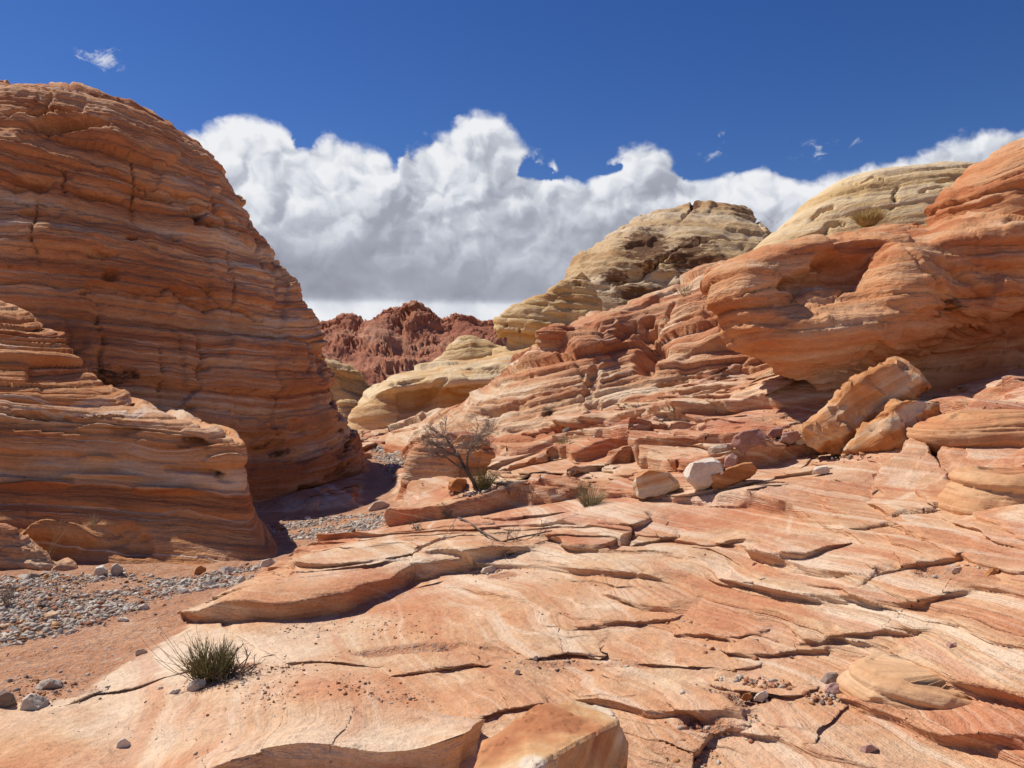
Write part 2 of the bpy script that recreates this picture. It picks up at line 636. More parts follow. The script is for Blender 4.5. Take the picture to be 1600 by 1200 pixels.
        sf = b.sstep(edge, 0.40, 0.62)
        sn = b.noise(pos, 3.0, 4.0, 0.6)
        scol = b.ramp(b.mad(b.sub(pit, 0.5), 0.5, sn), [(0.22, (0.36, 0.17, 0.09)), (0.45, (0.49, 0.255, 0.145)), (0.62, (0.54, 0.31, 0.185)), (0.8, (0.60, 0.40, 0.27))])
        speck = b.voro(pos, 42.0, 'F1', out='Color')
        sr = b.sep(speck)[0]
        scol = b.mix(b.mul(b.sstep(sr, 0.80, 0.90), 0.55), scol, (0.26, 0.20, 0.17))
        scol = b.mix(b.mul(b.sstep(sr, 0.10, 0.04), 0.5), scol, (0.55, 0.45, 0.36))
        col = b.mix(sf, col, scol)
        lump = b.add(b.mul(pit, 1.5), b.mul(g1, 0.5))
        hm = t.nodes.new('ShaderNodeMix')
        b.put(hm.inputs[0], sf)
        b.put(hm.inputs[2], ht)
        b.put(hm.inputs[3], lump)
        ht = hm.outputs[0]
    gm_ = t.nodes.new('ShaderNodeGamma')
    gm_.inputs['Gamma'].default_value = 1.1
    t.links.new(col, gm_.inputs['Color'])
    t.links.new(gm_.outputs[0], bs.inputs['Base Color'])
    bp = t.nodes.new('ShaderNodeBump')
    bp.inputs['Strength'].default_value = bump
    bp.inputs['Distance'].default_value = bump_d
    t.links.new(ht, bp.inputs['Height'])
    t.links.new(bp.outputs[0], bs.inputs['Normal'])
    return m


CREAM, PEACH, ORANGE, RUST, RED = (0.60, 0.42, 0.27), (0.56, 0.315, 0.18), (0.50, 0.235, 0.115), (0.43, 0.17, 0.075), (0.37, 0.125, 0.065)
M_GROUND = sandstone('slickrock', [(0.18, (0.46, 0.175, 0.095)), (0.38, (0.54, 0.255, 0.135)), (0.55, (0.58, 0.325, 0.18)), (0.69, (0.62, 0.41, 0.25)), (0.84, (0.69, 0.53, 0.38))],
                     f1=3.6, f2=30.0, line=0.55, patch_s=0.55, patch_a=0.30, bump=0.9, sand=True, pale=(0.72, 0.57, 0.42), pale_a=0.6, bump_d=0.038, grain=0.24, gain=1.8, bwarp=0.07, lam=46.0)
M_DOME = sandstone('banded_red_sandstone', [(0.20, (0.43, 0.185, 0.085)), (0.38, (0.54, 0.26, 0.125)), (0.54, (0.60, 0.33, 0.175)), (0.70, (0.64, 0.41, 0.25)), (0.85, (0.70, 0.54, 0.39))],
                   f1=1.9, f2=15.0, line=0.75, patch_a=0.30, bump=1.0, dark_amt=0.22, lam=24.0, bump_d=0.06, pale=(0.68, 0.52, 0.39), gain=1.6)
M_BLOCK = sandstone('ochre_banded_sandstone', [(0.20, (0.38, 0.15, 0.065)), (0.38, (0.49, 0.215, 0.09)), (0.54, (0.56, 0.29, 0.135)), (0.70, (0.59, 0.36, 0.215)), (0.85, (0.65, 0.49, 0.36))],
                    f1=2.2, f2=16.0, line=0.85, bump=0.9, dark_amt=0.06, lam=26.0, bump_d=0.045, pale=(0.68, 0.52, 0.39), gain=1.6)
M_OUTCROP = sandstone('striped_sandstone', [(0.20, (0.46, 0.19, 0.095)), (0.38, (0.53, 0.255, 0.135)), (0.54, (0.57, 0.325, 0.185)), (0.68, (0.61, 0.41, 0.26)), (0.84, (0.68, 0.53, 0.38))],
                      f1=1.9, f2=11.0, line=0.95, bump=0.95, dark_amt=0.05, lam=16.0, bump_d=0.06, pale=(0.70, 0.55, 0.41), gain=1.6)
M_OVER = sandstone('orange_overhang_sandstone', [(0.22, (0.43, 0.165, 0.07)), (0.40, (0.52, 0.235, 0.11)), (0.55, (0.57, 0.30, 0.15)), (0.70, (0.60, 0.37, 0.22)), (0.86, (0.66, 0.50, 0.36))],
                   f1=1.1, f2=9.0, line=0.4, patch_a=0.5, bump=0.9, dark_amt=0.08, lam=15.0, bump_d=0.05, pale=(0.66, 0.49, 0.34), gain=1.6)
M_CREAM = sandstone('cream_sandstone', [(0.2, (0.48, 0.29, 0.13)), (0.40, (0.60, 0.42, 0.21)), (0.58, (0.66, 0.49, 0.28)), (0.8, (0.71, 0.56, 0.36))],
                    f1=0.9, f2=5.0, line=0.35, patch_s=0.16, bump=0.8, dark_amt=0.0, lam=6.0, bump_d=0.10, sat_noise=0.25, pale=(0.66, 0.56, 0.42), grain=0.10)
M_CREAMV = sandstone('stained_cream_sandstone', [(0.2, (0.45, 0.28, 0.14)), (0.40, (0.55, 0.39, 0.215)), (0.58, (0.60, 0.45, 0.28)), (0.8, (0.66, 0.53, 0.37))],
                     f1=0.6, f2=4.0, line=0.3, patch_s=0.12, bump=0.9, dark_amt=0.12, lam=5.0, bump_d=0.12, sat_noise=0.3, pale=(0.64, 0.52, 0.37), grain=0.10,
                     var_col=(0.13, 0.055, 0.025))
M_CREAMO = sandstone('cream_over_orange_sandstone', [(0.2, (0.50, 0.22, 0.07)), (0.40, (0.56, 0.31, 0.12)), (0.56, (0.63, 0.45, 0.25)), (0.75, (0.68, 0.54, 0.35))],
                     f1=0.9, f2=6.0, line=0.4, patch_s=0.22, bump=0.8, dark_amt=0.06, lam=8.0, bump_d=0.07, sat_noise=0.3, pale=(0.66, 0.56, 0.42), grain=0.10)
M_GROUND_B = sandstone('slickrock_boulder', [(0.22, (0.47, 0.19, 0.095)), (0.38, (0.53, 0.265, 0.13)), (0.52, (0.57, 0.325, 0.17)), (0.66, (0.60, 0.385, 0.225)), (0.82, (0.64, 0.46, 0.30))],
                       f1=3.0, f2=22.0, line=0.35, patch_s=0.55, patch_a=0.3, bump=0.6, pale=(0.66, 0.50, 0.34), pale_a=0.25, bump_d=0.02)
M_TANB = sandstone('tan_block_sandstone', [(0.22, (0.38, 0.16, 0.06)), (0.40, (0.49, 0.23, 0.095)), (0.55, (0.55, 0.295, 0.14)), (0.68, (0.58, 0.38, 0.23)), (0.84, (0.64, 0.51, 0.37))],
                   f1=4.0, f2=22.0, line=0.35, patch_s=1.6, patch_a=0.5, bump=0.7, lam=30.0, bump_d=0.02, pale=(0.64, 0.52, 0.38))
M_MOUNT = sandstone('dark_red_sandstone', [(0.2, (0.38, 0.15, 0.09)), (0.45, (0.50, 0.215, 0.13)), (0.65, (0.56, 0.265, 0.165)), (0.85, (0.60, 0.33, 0.22))],
                    f1=0.12, f2=0.5, line=0.35, patch_s=0.05, bump=0.6, lam=0.5, bump_d=1.5, sat_noise=0.2, grain=0.05)

# ------------------------------------------------------------------ ground: one sheet from underfoot to the horizon
CP = []     # control points of the ground (x, y, z)


def cp(px, py, Y):
    CP.append(W(px, py, Y))


for a in [(0, 1195, 3.22), (250, 1195, 3.2), (500, 1195, 3.12), (800, 1195, 3.12), (1100, 1190, 3.3), (1330, 1190, 3.12), (1590, 1190, 2.95),
          (0, 1120, 3.75), (150, 1130, 3.68), (400, 1110, 3.80), (700, 1085, 4.0), (900, 1070, 4.05), (1100, 1085, 3.75), (1300, 1120, 3.4), (1450, 1110, 3.42), (1590, 1100, 3.3),
          (60, 1040, 4.65), (250, 1060, 4.35), (500, 1030, 4.50), (700, 1000, 4.80), (950, 1010, 4.55), (1200, 1000, 4.40), (1400, 1020, 4.0), (1580, 1000, 3.6),
          (60, 960, 5.9), (230, 960, 5.85), (350, 985, 5.25), (520, 965, 5.5), (640, 920, 6.1), (800, 900, 6.0), (900, 950, 5.15), (1050, 920, 5.35), (1200, 900, 5.15), (1380, 900, 4.7), (1560, 880, 4.3),
          (0, 905, 7.0), (250, 905, 7.2), (400, 900, 7.35), (330, 945, 5.95), (450, 905, 6.05), (550, 870, 6.75), (650, 845, 7.3), (780, 830, 7.35), (880, 815, 7.3), (1000, 830, 6.6), (1200, 830, 6.2), (1400, 820, 5.6), (1560, 800, 5.2),
          (450, 850, 8.9), (520, 822, 10.2), (600, 795, 11.6), (560, 835, 8.6), (620, 808, 9.0), (660, 790, 9.4), (750, 775, 10.2), (850, 760, 9.6), (950, 770, 8.3), (1080, 760, 7.9), (1200, 750, 7.7), (1350, 720, 7.9), (1480, 700, 7.4), (1580, 690, 7.0),
          (600, 745, 15.5), (620, 712, 18.5), (700, 735, 13.5), (800, 720, 13.2), (900, 705, 12.8), (1000, 690, 12.0), (1100, 670, 11.4), (1220, 670, 10.0), (1300, 665, 10.3), (1400, 650, 10.2), (1540, 640, 9.2), (1600, 610, 10.0),
          (560, 685, 21.0), (640, 680, 21.0), (720, 668, 20.0), (850, 660, 17.5), (950, 630, 16.5), (1100, 600, 15.0), (1200, 590, 14.5)]:
    cp(*a)
CP += [(-12, 7.5, 0.4), (-9, 5.5, 0.0), (-6, 3, -0.1), (-14, 14, 0.0), (-8, 20, -0.2), (-5, 26, 0.0), (0, 26, 0.6), (4, 24, 1.4), (8, 22, 2.2), (9, 14, 2.0), (10, 9, 2.0),
       (6, 6, 1.4), (5, 3, 0.7), (5, 0, 0.5), (0, 1, -0.05), (0, -3, -0.1), (-5, -2, -0.2), (6, -5, 0.6), (-8, -8, -0.2), (0, -9, 0.1), (14, 16, 2.5), (16, 4, 2.2),
       (-3.2, 20.5, -0.2), (-2.5, 14.5, -0.3), (-18, 4, 0.6), (12, 28, 2.0), (-2, 34, 0.0), (-14, 34, 0.0)]
CP = np.array(CP, float)


def tps_fit(xy, z, lam=0.02):
    n = len(xy)
    d = np.linalg.norm(xy[:, None] - xy[None], axis=-1)
    K = np.where(d > 0, d * d * np.log(d + 1e-9), 0) + lam * np.eye(n)
    A = np.zeros((n + 3, n + 3))
    A[:n, :n] = K
    A[:n, n] = 1
    A[:n, n + 1:] = xy
    A[n, :n] = 1
    A[n + 1:, :n] = xy.T
    return np.linalg.solve(A, np.concatenate([z, np.zeros(3)]))


# points are fitted in a space that shrinks with distance, so near and far detail weigh alike
def squash(x, y):
    r = np.hypot(x, y) + 1e-6
    k = np.log1p(r / 2.0) * 2.0 / r
    return x * k, y * k


_sx, _sy = squash(CP[:, 0], CP[:, 1])
TW = tps_fit(np.stack([_sx, _sy], 1), CP[:, 2])


def H0(x, y):
    shp = np.shape(x)
    x = np.ravel(x).astype(float)
    y = np.ravel(y).astype(float)
    sx, sy = squash(x, y)
    out = np.empty(len(x))
    n = len(_sx)
    for s in range(0, len(x), 40000):
        e = s + 40000
        d2 = (sx[s:e, None] - _sx[None]) ** 2 + (sy[s:e, None] - _sy[None]) ** 2
        k = 0.5 * d2 * np.log(d2 + 1e-12)
        out[s:e] = k @ TW[:n] + TW[n] + TW[n + 1] * sx[s:e] + TW[n + 2] * sy[s:e]
    r = np.hypot(x, y)
    far = np.clip((r - 26) / 22, 0, 1)
    far = far * far * (3 - 2 * far)
    behind = np.clip((-y - 6) / 10, 0, 1)
    out = out * (1 - far) + (-0.4) * far
    return out.reshape(shp)


def hit(px, py, ymin=2.0, ymax=34.0):
    """where the line of sight through a spot of the photograph meets the ground"""
    Y = np.exp(np.linspace(math.log(ymin), math.log(ymax), 500))
    x = (px - 800) / F * Y
    z = EYE - (py - 600) / F * Y
    h = H0(x, Y)
    k = np.argmax(h > z)
    if not (h > z).any():
        k = len(Y) - 1
    return np.array([x[k], Y[k], h[k]])


# grid: fine where the photograph looks, coarse elsewhere
az_in = np.linspace(-0.63, 0.63, 720)
az_l = -0.63 - (np.linspace(0, 1, 46)[1:] ** 1.7) * (math.pi - 0.63)
az_r = 0.63 + (np.linspace(0, 1, 46)[1:-1] ** 1.7) * (math.pi - 0.63)
AZ = np.concatenate([az_l[::-1], az_in, az_r])
RR = np.concatenate([np.linspace(0.15, 2.55, 14), np.exp(np.linspace(math.log(2.6), math.log(25), 660)), np.exp(np.linspace(math.log(25.5), math.log(9000), 50))])
gx = RR[:, None] * np.sin(AZ)[None]
gy = RR[:, None] * np.cos(AZ)[None]
gz = H0(gx, gy)
GP = np.stack([gx, gy, gz], -1)
gpx, gpy = proj(GP)
front = gy > 0.3

# sand and gravel of the wash: signed by outline in plan
WASH = [hit(*p)[:2] for p in [(-60, 1110), (60, 1096), (105, 1088), (200, 1040), (290, 990), (300, 962), (350, 925), (430, 882), (500, 852), (590, 826), (640, 798), (622, 770), (622, 735), (655, 700), (640, 690),
                              (585, 690), (565, 730), (560, 790), (440, 800)]] + [np.array((-14, 16)), np.array((-14, 5))]
WASH = np.array(WASH)


def in_poly(x, y, poly):
    c = np.zeros(np.shape(x), bool)
    j = len(poly) - 1
    for i in range(len(poly)):
        xi, yi = poly[i]
        xj, yj = poly[j]
        c ^= ((yi > y) != (yj > y)) & (x < (xj - xi) * (y - yi) / (yj - yi + 1e-12) + xi)
        j = i
    return c


gr = np.hypot(gx, gy)
nearm = gr < 26
sand = np.zeros(gx.shape, np.float32)
inside = in_poly(gx, gy, WASH)
dW = np.full(gx.shape, 9.0, np.float32)
dW[nearm], _, _ = seg_dist(gx[nearm], gy[nearm], np.vstack([WASH, WASH[:1]]))
sand = np.where(inside, 0.5 + np.minimum(dW * 1.6, 0.5), 0.5 - np.minimum(dW * 2.2, 0.5)).astype(np.float32)
sand = np.where(gr > 30, 1.0, sand)
for (px, py, rx, ry, a) in [(640, 1015, 150, 10, 0.75), (1000, 1040, 150, 12, 0.6), (860, 1035, 110, 12, 0.65), (1160, 1085, 60, 14, 0.8), (1090, 1125, 70, 20, 0.8), (1480, 895, 70, 12, 0.85),
                            (1250, 700, 80, 14, 0.7), (1190, 655, 60, 26, 0.55), (380, 1060, 70, 14, 0.6), (780, 895, 60, 10, 0.5), (1540, 630, 60, 12, 0.7), (1230, 640, 40, 12, 0.6), (480, 1010, 80, 12, 0.3)]:
    g = np.exp(-((gpx - px) / rx) ** 2 - ((gpy - py) / ry) ** 2) * front * (gr < 16)
    sand = np.maximum(sand, a * g)
rock = np.clip(1.25 - sand * 1.6, 0, 1) * np.clip((40 - gr) / 15, 0, 1)

# the beds crop out on the slope: each edge is a small step, its riser towards the low side
_w = sm(gr, 5.5, 9.5)
bedg = GP[..., 2] + 0.035 * gy * (1 - _w) + 0.035 * 7.5 * _w - 0.15 * (gx - 1.0) * _w - 0.01 * gx
bedg = bedg + 0.07 * perlin(gx / 3.0, gy / 3.0, 0.0, 3) + 0.018 * perlin(gx / 0.7, gy / 0.7, 4.0, 4)
dz_ = np.zeros(gx.shape, np.float32)
sh_x = np.zeros(gx.shape, np.float32)
sh_y = np.zeros(gx.shape, np.float32)
DR = np.gradient(RR)[:, None] * np.ones(gx.shape)
DA = np.gradient(AZ)[None, :] * gr
sa_, ca_ = np.sin(AZ)[None, :], np.cos(AZ)[None, :]


def steps(bed, mean, amp, lat, seed, thr=0.0, riser=0.07):
    rg = np.random.default_rng(seed)
    lo, hi = -2.0, 12.0
    th = mean * np.exp(rg.normal(0, 0.55, int((hi - lo) / mean * 1.6)))
    bd = lo + np.concatenate([[0], np.cumsum(th)])
    b = np.clip(bed, lo, bd[-1] - 1e-3)
    idx = np.clip(np.searchsorted(bd, b) - 1, 0, len(th) - 1)
    t = (b - bd[idx]) / th[idx]
    n = perlin(gx / lat, gy / lat, idx * 5.17, seed)
    a = np.clip(n * 2.2 + 0.30 - thr, 0, 1.3)
    dr = np.abs(np.gradient(bed, axis=0)) + 0.5 * np.abs(np.gradient(bed, axis=1))
    ris = np.clip(np.maximum(riser, 2.6 * dr / th[idx]), 0, 0.8)
    q = np.clip(t / ris, 0, 1)
    up = q * q * (3 - 2 * q) * (1 - t) ** 0.7
    # the riser stands upright or leans over: its points move out over the step below
    g_r = np.gradient(bed, axis=0) / DR
    g_a = np.gradient(bed, axis=1) / DA
    gl = np.hypot(g_r, g_a) + 1e-4
    Wd = np.minimum(ris * th[idx] / gl, 0.10)
    S = 1.25 * Wd * np.where(t < ris, t / ris, np.clip(1 - (t - ris) / np.minimum(1 - ris, 0.45), 0, 1)) * np.clip(a * 2.2, 0, 1) * mask
    sh_x[...] -= S * (g_r * sa_ + g_a * ca_) / gl
    sh_y[...] -= S * (g_r * ca_ - g_a * sa_) / gl
    return amp * a * up * mask


slope_far = sm(gr, 5.0, 11)
calm = 1 - 0.85 * sm(gpx, 900, 600) * (gr < 6.2)
mask = rock * calm
nearf = 1 - 0.12 * sm(gr, 7.0, 5.0)
mask = mask * (0.66 + 0.34 * slope_far)
dz_ += steps(bedg, 0.13, 0.080, 1.5, 11, 0.0) * (0.8 + 0.7 * slope_far) * nearf
bed2 = bedg + 0.012 * perlin(gx / 0.35, gy / 0.35, 2.0, 8)
dz_ += steps(bed2, 0.055, 0.036, 0.9, 23, -0.05, 0.10) * (0.8 + 0.8 * slope_far) * nearf
dz_ += steps(bed2 + 0.006 * perlin(gx / 0.15, gy / 0.15, 2.0, 9), 0.024, 0.014, 0.6, 24, -0.05, 0.16) * (0.8 + 0.8 * slope_far)
mask = rock * slope_far
dz_ += steps(bedg, 0.36, 0.30, 2.6, 37, -0.05)
dz_ -= (0.022 * calm + 0.055 * slope_far) * rock
dz_ += 0.022 * fbm(gx / 0.9, gy / 0.9, 0.0, 3, seed=50) + 0.007 * fbm(gx / 0.16, gy / 0.16, 3.0, 3, seed=60)
# smooth swells elongated down the dip
dz_ += 0.02 * perlin((gx + gy * 0.5) / 0.55, (gy - 0.4 * gx) / 1.6, 7.0, 70)
dz_ *= rock
# sand: small ripples and hummocks
dz_ += (1 - rock) * (0.040 * fbm(gx / 0.5, gy / 0.5, 1.0, 5, 0.6, seed=80)) * np.clip((30 - gr) / 10, 0, 1)
dz_ -= 0.03 * sm(sand, 0.45, 0.7) * (gr < 26)

# ledges traced one by one: height, run-out behind the lip (m), course in the photograph from left to right (raised on the far side)
LEDGES = [
    (0.19, 1.0, [(282, 950), (320, 966), (380, 963), (450, 960), (530, 945), (562, 928), (640, 895), (710, 886), (775, 871), (830, 860), (870, 846)]),
    (0.06, 0.5, [(540, 898), (640, 872), (720, 852), (800, 840)]),
    (0.30, 1.2, [(200, 1260), (330, 1225), (420, 1205), (520, 1195), (600, 1195), (690, 1190), (730, 1150), (748, 1115)]),
    (0.09, 0.5, [(725, 1118), (790, 1104), (842, 1099), (870, 1096)]),
    (0.07, 0.6, [(70, 1106), (150, 1083), (205, 1077), (265, 1068), (315, 1050)]),
    (0.045, 0.5, [(380, 1048), (440, 1036), (520, 1030), (620, 1036)]),
    (0.11, 0.6, [(880, 1080), (960, 1094), (1020, 1105), (1090, 1110), (1190, 1100)]),
    (0.10, 0.5, [(1090, 1060), (1170, 1074), (1230, 1080), (1300, 1066)]),
    (0.06, 0.4, [(985, 1032), (1060, 1040), (1130, 1040), (1210, 1030)]),
    (0.07, 0.4, [(1120, 1010), (1190, 1020), (1240, 1012), (1310, 1008)]),
    (0.05, 0.4, [(1050, 985), (1130, 990), (1210, 983)]),
    (0.06, 0.4, [(1220, 1000), (1300, 992), (1390, 985), (1470, 990)]),
    (0.13, 0.6, [(1172, 858), (1190, 868), (1215, 876), (1262, 880), (1318, 858), (1330, 850)]),
    (0.11, 0.8, [(1315, 846), (1390, 812), (1440, 795), (1520, 774)]),
    (0.12, 0.7, [(1100, 898), (1146, 910), (1195, 912), (1262, 930), (1326, 942), (1431, 946), (1480, 930), (1555, 920)]),
    (0.09, 0.6, [(1326, 928), (1366, 905), (1405, 890), (1450, 880), (1520, 864)]),
    (0.15, 0.7, [(855, 836), (900, 858), (935, 858), (962, 838), (1030, 798)]),
    (0.09, 0.6, [(728, 786), (790, 776), (840, 770), (895, 772)]),
    (0.09, 0.6, [(740, 806), (800, 806), (850, 800), (905, 790)]),
    (0.11, 0.6, [(1300, 1076), (1362, 1108), (1420, 1125), (1470, 1142), (1540, 1150), (1680, 1176)]),
    (0.09, 0.5, [(1350, 1036), (1442, 1068), (1517, 1080), (1680, 1108)]),
    (0.06, 0.5, [(580, 1056), (690, 1044), (780, 1042)]),
    (0.05, 0.4, [(810, 1022), (880, 1012), (940, 1016)]),
    (0.07, 0.6, [(940, 918), (1010, 945), (1080, 954)]),
    (0.06, 0.5, [(890, 976), (980, 968), (1080, 960)]),
    (0.13, 0.7, [(985, 716), (1060, 704), (1110, 690), (1200, 676)]),
    (0.15, 0.8, [(840, 756), (920, 735), (975, 715), (1010, 684)]),
    (0.13, 0.8, [(880, 728), (960, 706), (1040, 676), (1120, 654)]),
    (0.06, 0.9, [(690, 742), (760, 730), (830, 716), (900, 700), (960, 690)]),
    (0.15, 0.9, [(960, 676), (1040, 664), (1120, 640), (1200, 632), (1260, 640)]),
    (0.15, 0.9, [(780, 690), (860, 680), (940, 662), (1020, 650), (1090, 632)]),
    (0.12, 0.8, [(1120, 724), (1200, 716), (1280, 700), (1330, 690)]),
    (0.11, 0.7, [(1040, 780), (1140, 770), (1220, 748), (1320, 740)]),
    (0.07, 0.5, [(1040, 836), (1120, 842), (1200, 836)]),
    (0.10, 0.6, [(970, 854), (1030, 836), (1070, 830)]),
    (0.10, 0.5, [(1046, 1205), (1062, 1170), (1100, 1140), (1175, 1112)]),
    (0.05, 0.4, [(1255, 1160), (1290, 1118), (1324, 1086)]),
]
jx = 0.045 * perlin(gx / 0.4, gy / 0.4, 0.0, 91) + 0.02 * perlin(gx / 0.15, gy / 0.15, 0.0, 92)
jy = 0.045 * perlin(gx / 0.4, gy / 0.4, 5.0, 93) + 0.02 * perlin(gx / 0.15, gy / 0.15, 5.0, 94)
for k, (h, L, pts) in enumerate(LEDGES):
    w = np.array([hit(*p)[:2] for p in pts])
    m = (gx > w[:, 0].min() - 2.5 * L) & (gx < w[:, 0].max() + 2.5 * L) & (gy > w[:, 1].min() - 2.5 * L) & (gy < w[:, 1].max() + 2.5 * L) & (gr < 26)
    far_ = w[:, 1].mean() > 8.2
    if k not in (0, 2):
        h = h * (1.7 if far_ else 0.50)
    d, al, sd_, tx_, ty_ = seg_dist(gx[m] + jx[m], gy[m] + jy[m], w, True)
    sdist = d * sd_
    var_h = 0.85 + 0.5 * perlin(gx[m] / 0.6, gy[m] / 0.6, 3.0 + k, 97)
    taper = sm(al, 0.0, 0.22) * sm(1 - al, 0.0, 0.22) * var_h
    fw = 0.012 + 0.12 * h + 0.0046 * gr[m]
    up = sm(sdist, -fw, fw) * np.exp(-np.maximum(sdist, 0) / L)
    lip = 1 - 0.22 * np.exp(-np.maximum(sdist - fw, 0) / (0.25 * h + 0.02))
    dn = np.where(sdist < fw, -0.5 * (1 - sm(sdist, -fw, fw)) * np.exp(-np.maximum(-sdist, 0) / (0.4 * L)), 0)
    dz_[m] += h * taper * (0.75 * up * lip + 0.5 * dn)
    # the lip overhangs a little and the foot is hollowed
    outw = 1.3 * np.where(sdist < fw, np.clip(sdist + fw, 0, None), 2 * fw * np.exp(-np.maximum(sdist - fw, 0) / 0.22)) * np.clip(taper * 2.5, 0, 1)
    sh_x[m] += ty_ * outw
    sh_y[m] -= tx_ * outw
GP[..., 2] += dz_
GP[..., 0] += sh_x
GP[..., 1] += sh_y

# thin open joints across the slickrock
JOINTS = [([(1330, 838), (1420, 800), (1512, 776)], 0.012, 0.10), ([(1020, 800), (985, 830), (955, 862)], 0.014, 0.10), ([(1338, 922), (1370, 898), (1400, 890)], 0.010, 0.07),
          ([(1430, 690), (1470, 720), (1512, 748)], 0.02, 0.16), ([(610, 884), (700, 858), (800, 838)], 0.010, 0.06), ([(1140, 950), (1220, 962), (1290, 985)], 0.006, 0.04),
          ([(560, 900), (600, 890), (640, 885)], 0.008, 0.03), ([(660, 1020), (740, 1010), (820, 1014)], 0.006, 0.02)]
for pts, wd, dep in JOINTS:
    w = np.array([hit(*p)[:2] for p in pts])
    m = (gx > w[:, 0].min() - 0.3) & (gx < w[:, 0].max() + 0.3) & (gy > w[:, 1].min() - 0.3) & (gy < w[:, 1].max() + 0.3)
    d, al, _ = seg_dist(gx[m] + jx[m], gy[m] + jy[m], w)
    wd = np.maximum(wd, 0.0042 * gr[m])
    GP[..., 2][m] -= dep * sm(d, wd * 1.6, wd * 0.3) * sm(al, 0, 0.1) * sm(1 - al, 0, 0.1)
# beds stand out on every steep riser
GN = -normals(GP, True)
GN *= np.sign(GN[..., 2:3] + 1e-6)
steep = sm(1 - np.abs(GN[..., 2]), 0.06, 0.45) * rock * (gr < 24)
bz = GP[..., 2] + 0.05 * gx + 0.02 * perlin(gx / 0.4, gy / 0.4, 0.0, 42)
lam_d = layers(GP, bz, 0.11, 0.014, 0.8, 43, 0.5, 0.3, 3.0)[0]
GP = GP + GN * (0.5 * steep * lam_d)[..., None]
bed_attr = bedg + dz_ * 0.6 + (0.03 + 0.04 * sm(gpx, 900, 500)) * perlin(gx / 1.3, gy / 1.3, 1.0, 41)
xbed = 0.30 * gx + 0.15 * gy + 0.8 * GP[..., 2] + 0.10 * perlin(gx / 1.6, gy / 1.6, 2.0, 45) + 0.05 * sm(gpx, 900, 500) * perlin(gx / 1.1, gy / 1.1, 6.0, 46)
ground_me = grid_mesh('ground', GP, closed_u=True, attrs={'bed': bed_attr, 'sand': sand, 'xbed': xbed}, flip=True)
ground = link('ground', ground_me, M_GROUND)
tag(ground, 'pale banded slickrock slope and sandy wash floor', kind='structure')


# ------------------------------------------------------------------ rock masses
def finish(name, P, N, D, bed, mat, label, cat='rock', closed=False, var=None, group=None, kind=None, flip=False):
    Q = P + N * D[..., None]
    at = {'bed': bed, 'varnish': var if var is not None else np.zeros(bed.shape)}
    me = grid_mesh(name, Q, closed_u=closed, attrs=at, flip=flip)
    o = link(name, me, mat)
    tag(o, label, cat, group, kind or 'thing')
    return o


def facets(P, n, tilt, seed):
    """break a surface into planes that lean a little differently"""
    rg_ = np.random.default_rng(seed)
    Q = P.reshape(-1, 3)
    Q = Q + 0.18 * np.stack([perlin(Q[:, 0] * 1.7, Q[:, 1] * 1.7, Q[:, 2] * 1.7, seed + k) for k in range(3)], 1) * np.ptp(Q, axis=0).max() / 10
    c = Q[rg_.integers(0, len(Q), n)]
    tv = rg_.normal(0, tilt, (n, 3))
    out = np.empty(len(Q))
    wz = np.array([1, 1, 1.26], np.float32)
    Qs, cs, tf = (Q * wz).astype(np.float32), (c * wz).astype(np.float32), tv.astype(np.float32)
    off = (c * tv).sum(-1).astype(np.float32)
    c2 = (cs ** 2).sum(-1)
    for a in range(0, len(Q), 40000):
        q = Qs[a:a + 40000]
        d = (q ** 2).sum(-1)[:, None] + c2[None] - 2 * q @ cs.T
        dm = d.min(1, keepdims=True)
        w = np.exp(-(d - dm) / (0.10 * np.median(dm) + 1e-4))
        h = Q[a:a + 40000].astype(np.float32) @ tf.T - off[None]
        out[a:a + 40000] = (w * h).sum(1) / w.sum(1)
    return out.reshape(P.shape[:-1])


def relief(P, bed, s, seed, big=(0.55, 0.16), mid=(0.22, 0.07), small=(0.075, 0.022), rough=0.06, lat=2.5):
    D = layers(P, bed, big[0] * s, big[1] * s, lat * s, seed, 0.45, blk=0.75)[0]
    D = D + layers(P, bed, mid[0] * s, mid[1] * s, lat * 0.55 * s, seed + 1, 0.55, blk=0.7)[0]
    D = D + layers(P, bed, small[0] * s, small[1] * s, lat * 0.3 * s, seed + 2, 0.7)[0]
    D = D + rough * s * fbm(P[..., 0] / (0.8 * s), P[..., 1] / (0.8 * s), P[..., 2] / (0.6 * s), 5, 0.55, seed=seed + 3)
    return D


def spots(P, spec):
    px, py = proj(P)
    v = np.zeros(px.shape)
    for (cx, cy, rx, ry, a) in spec:
        v = np.maximum(v, a * np.exp(-((px - cx) / rx) ** 2 - ((py - cy) / ry) ** 2))
    return v


def net(rows, nr, nc, wr=None, wc=None):
    A = np.array([[W(*p) for p in r] for r in rows], float)
    ur = even_u(A, nr, wr)
    uc = even_u(np.swapaxes(A, 0, 1), nc, wc)
    S = crspline(A, ur)
    S = np.swapaxes(crspline(np.swapaxes(S, 0, 1), uc), 0, 1)
    return S


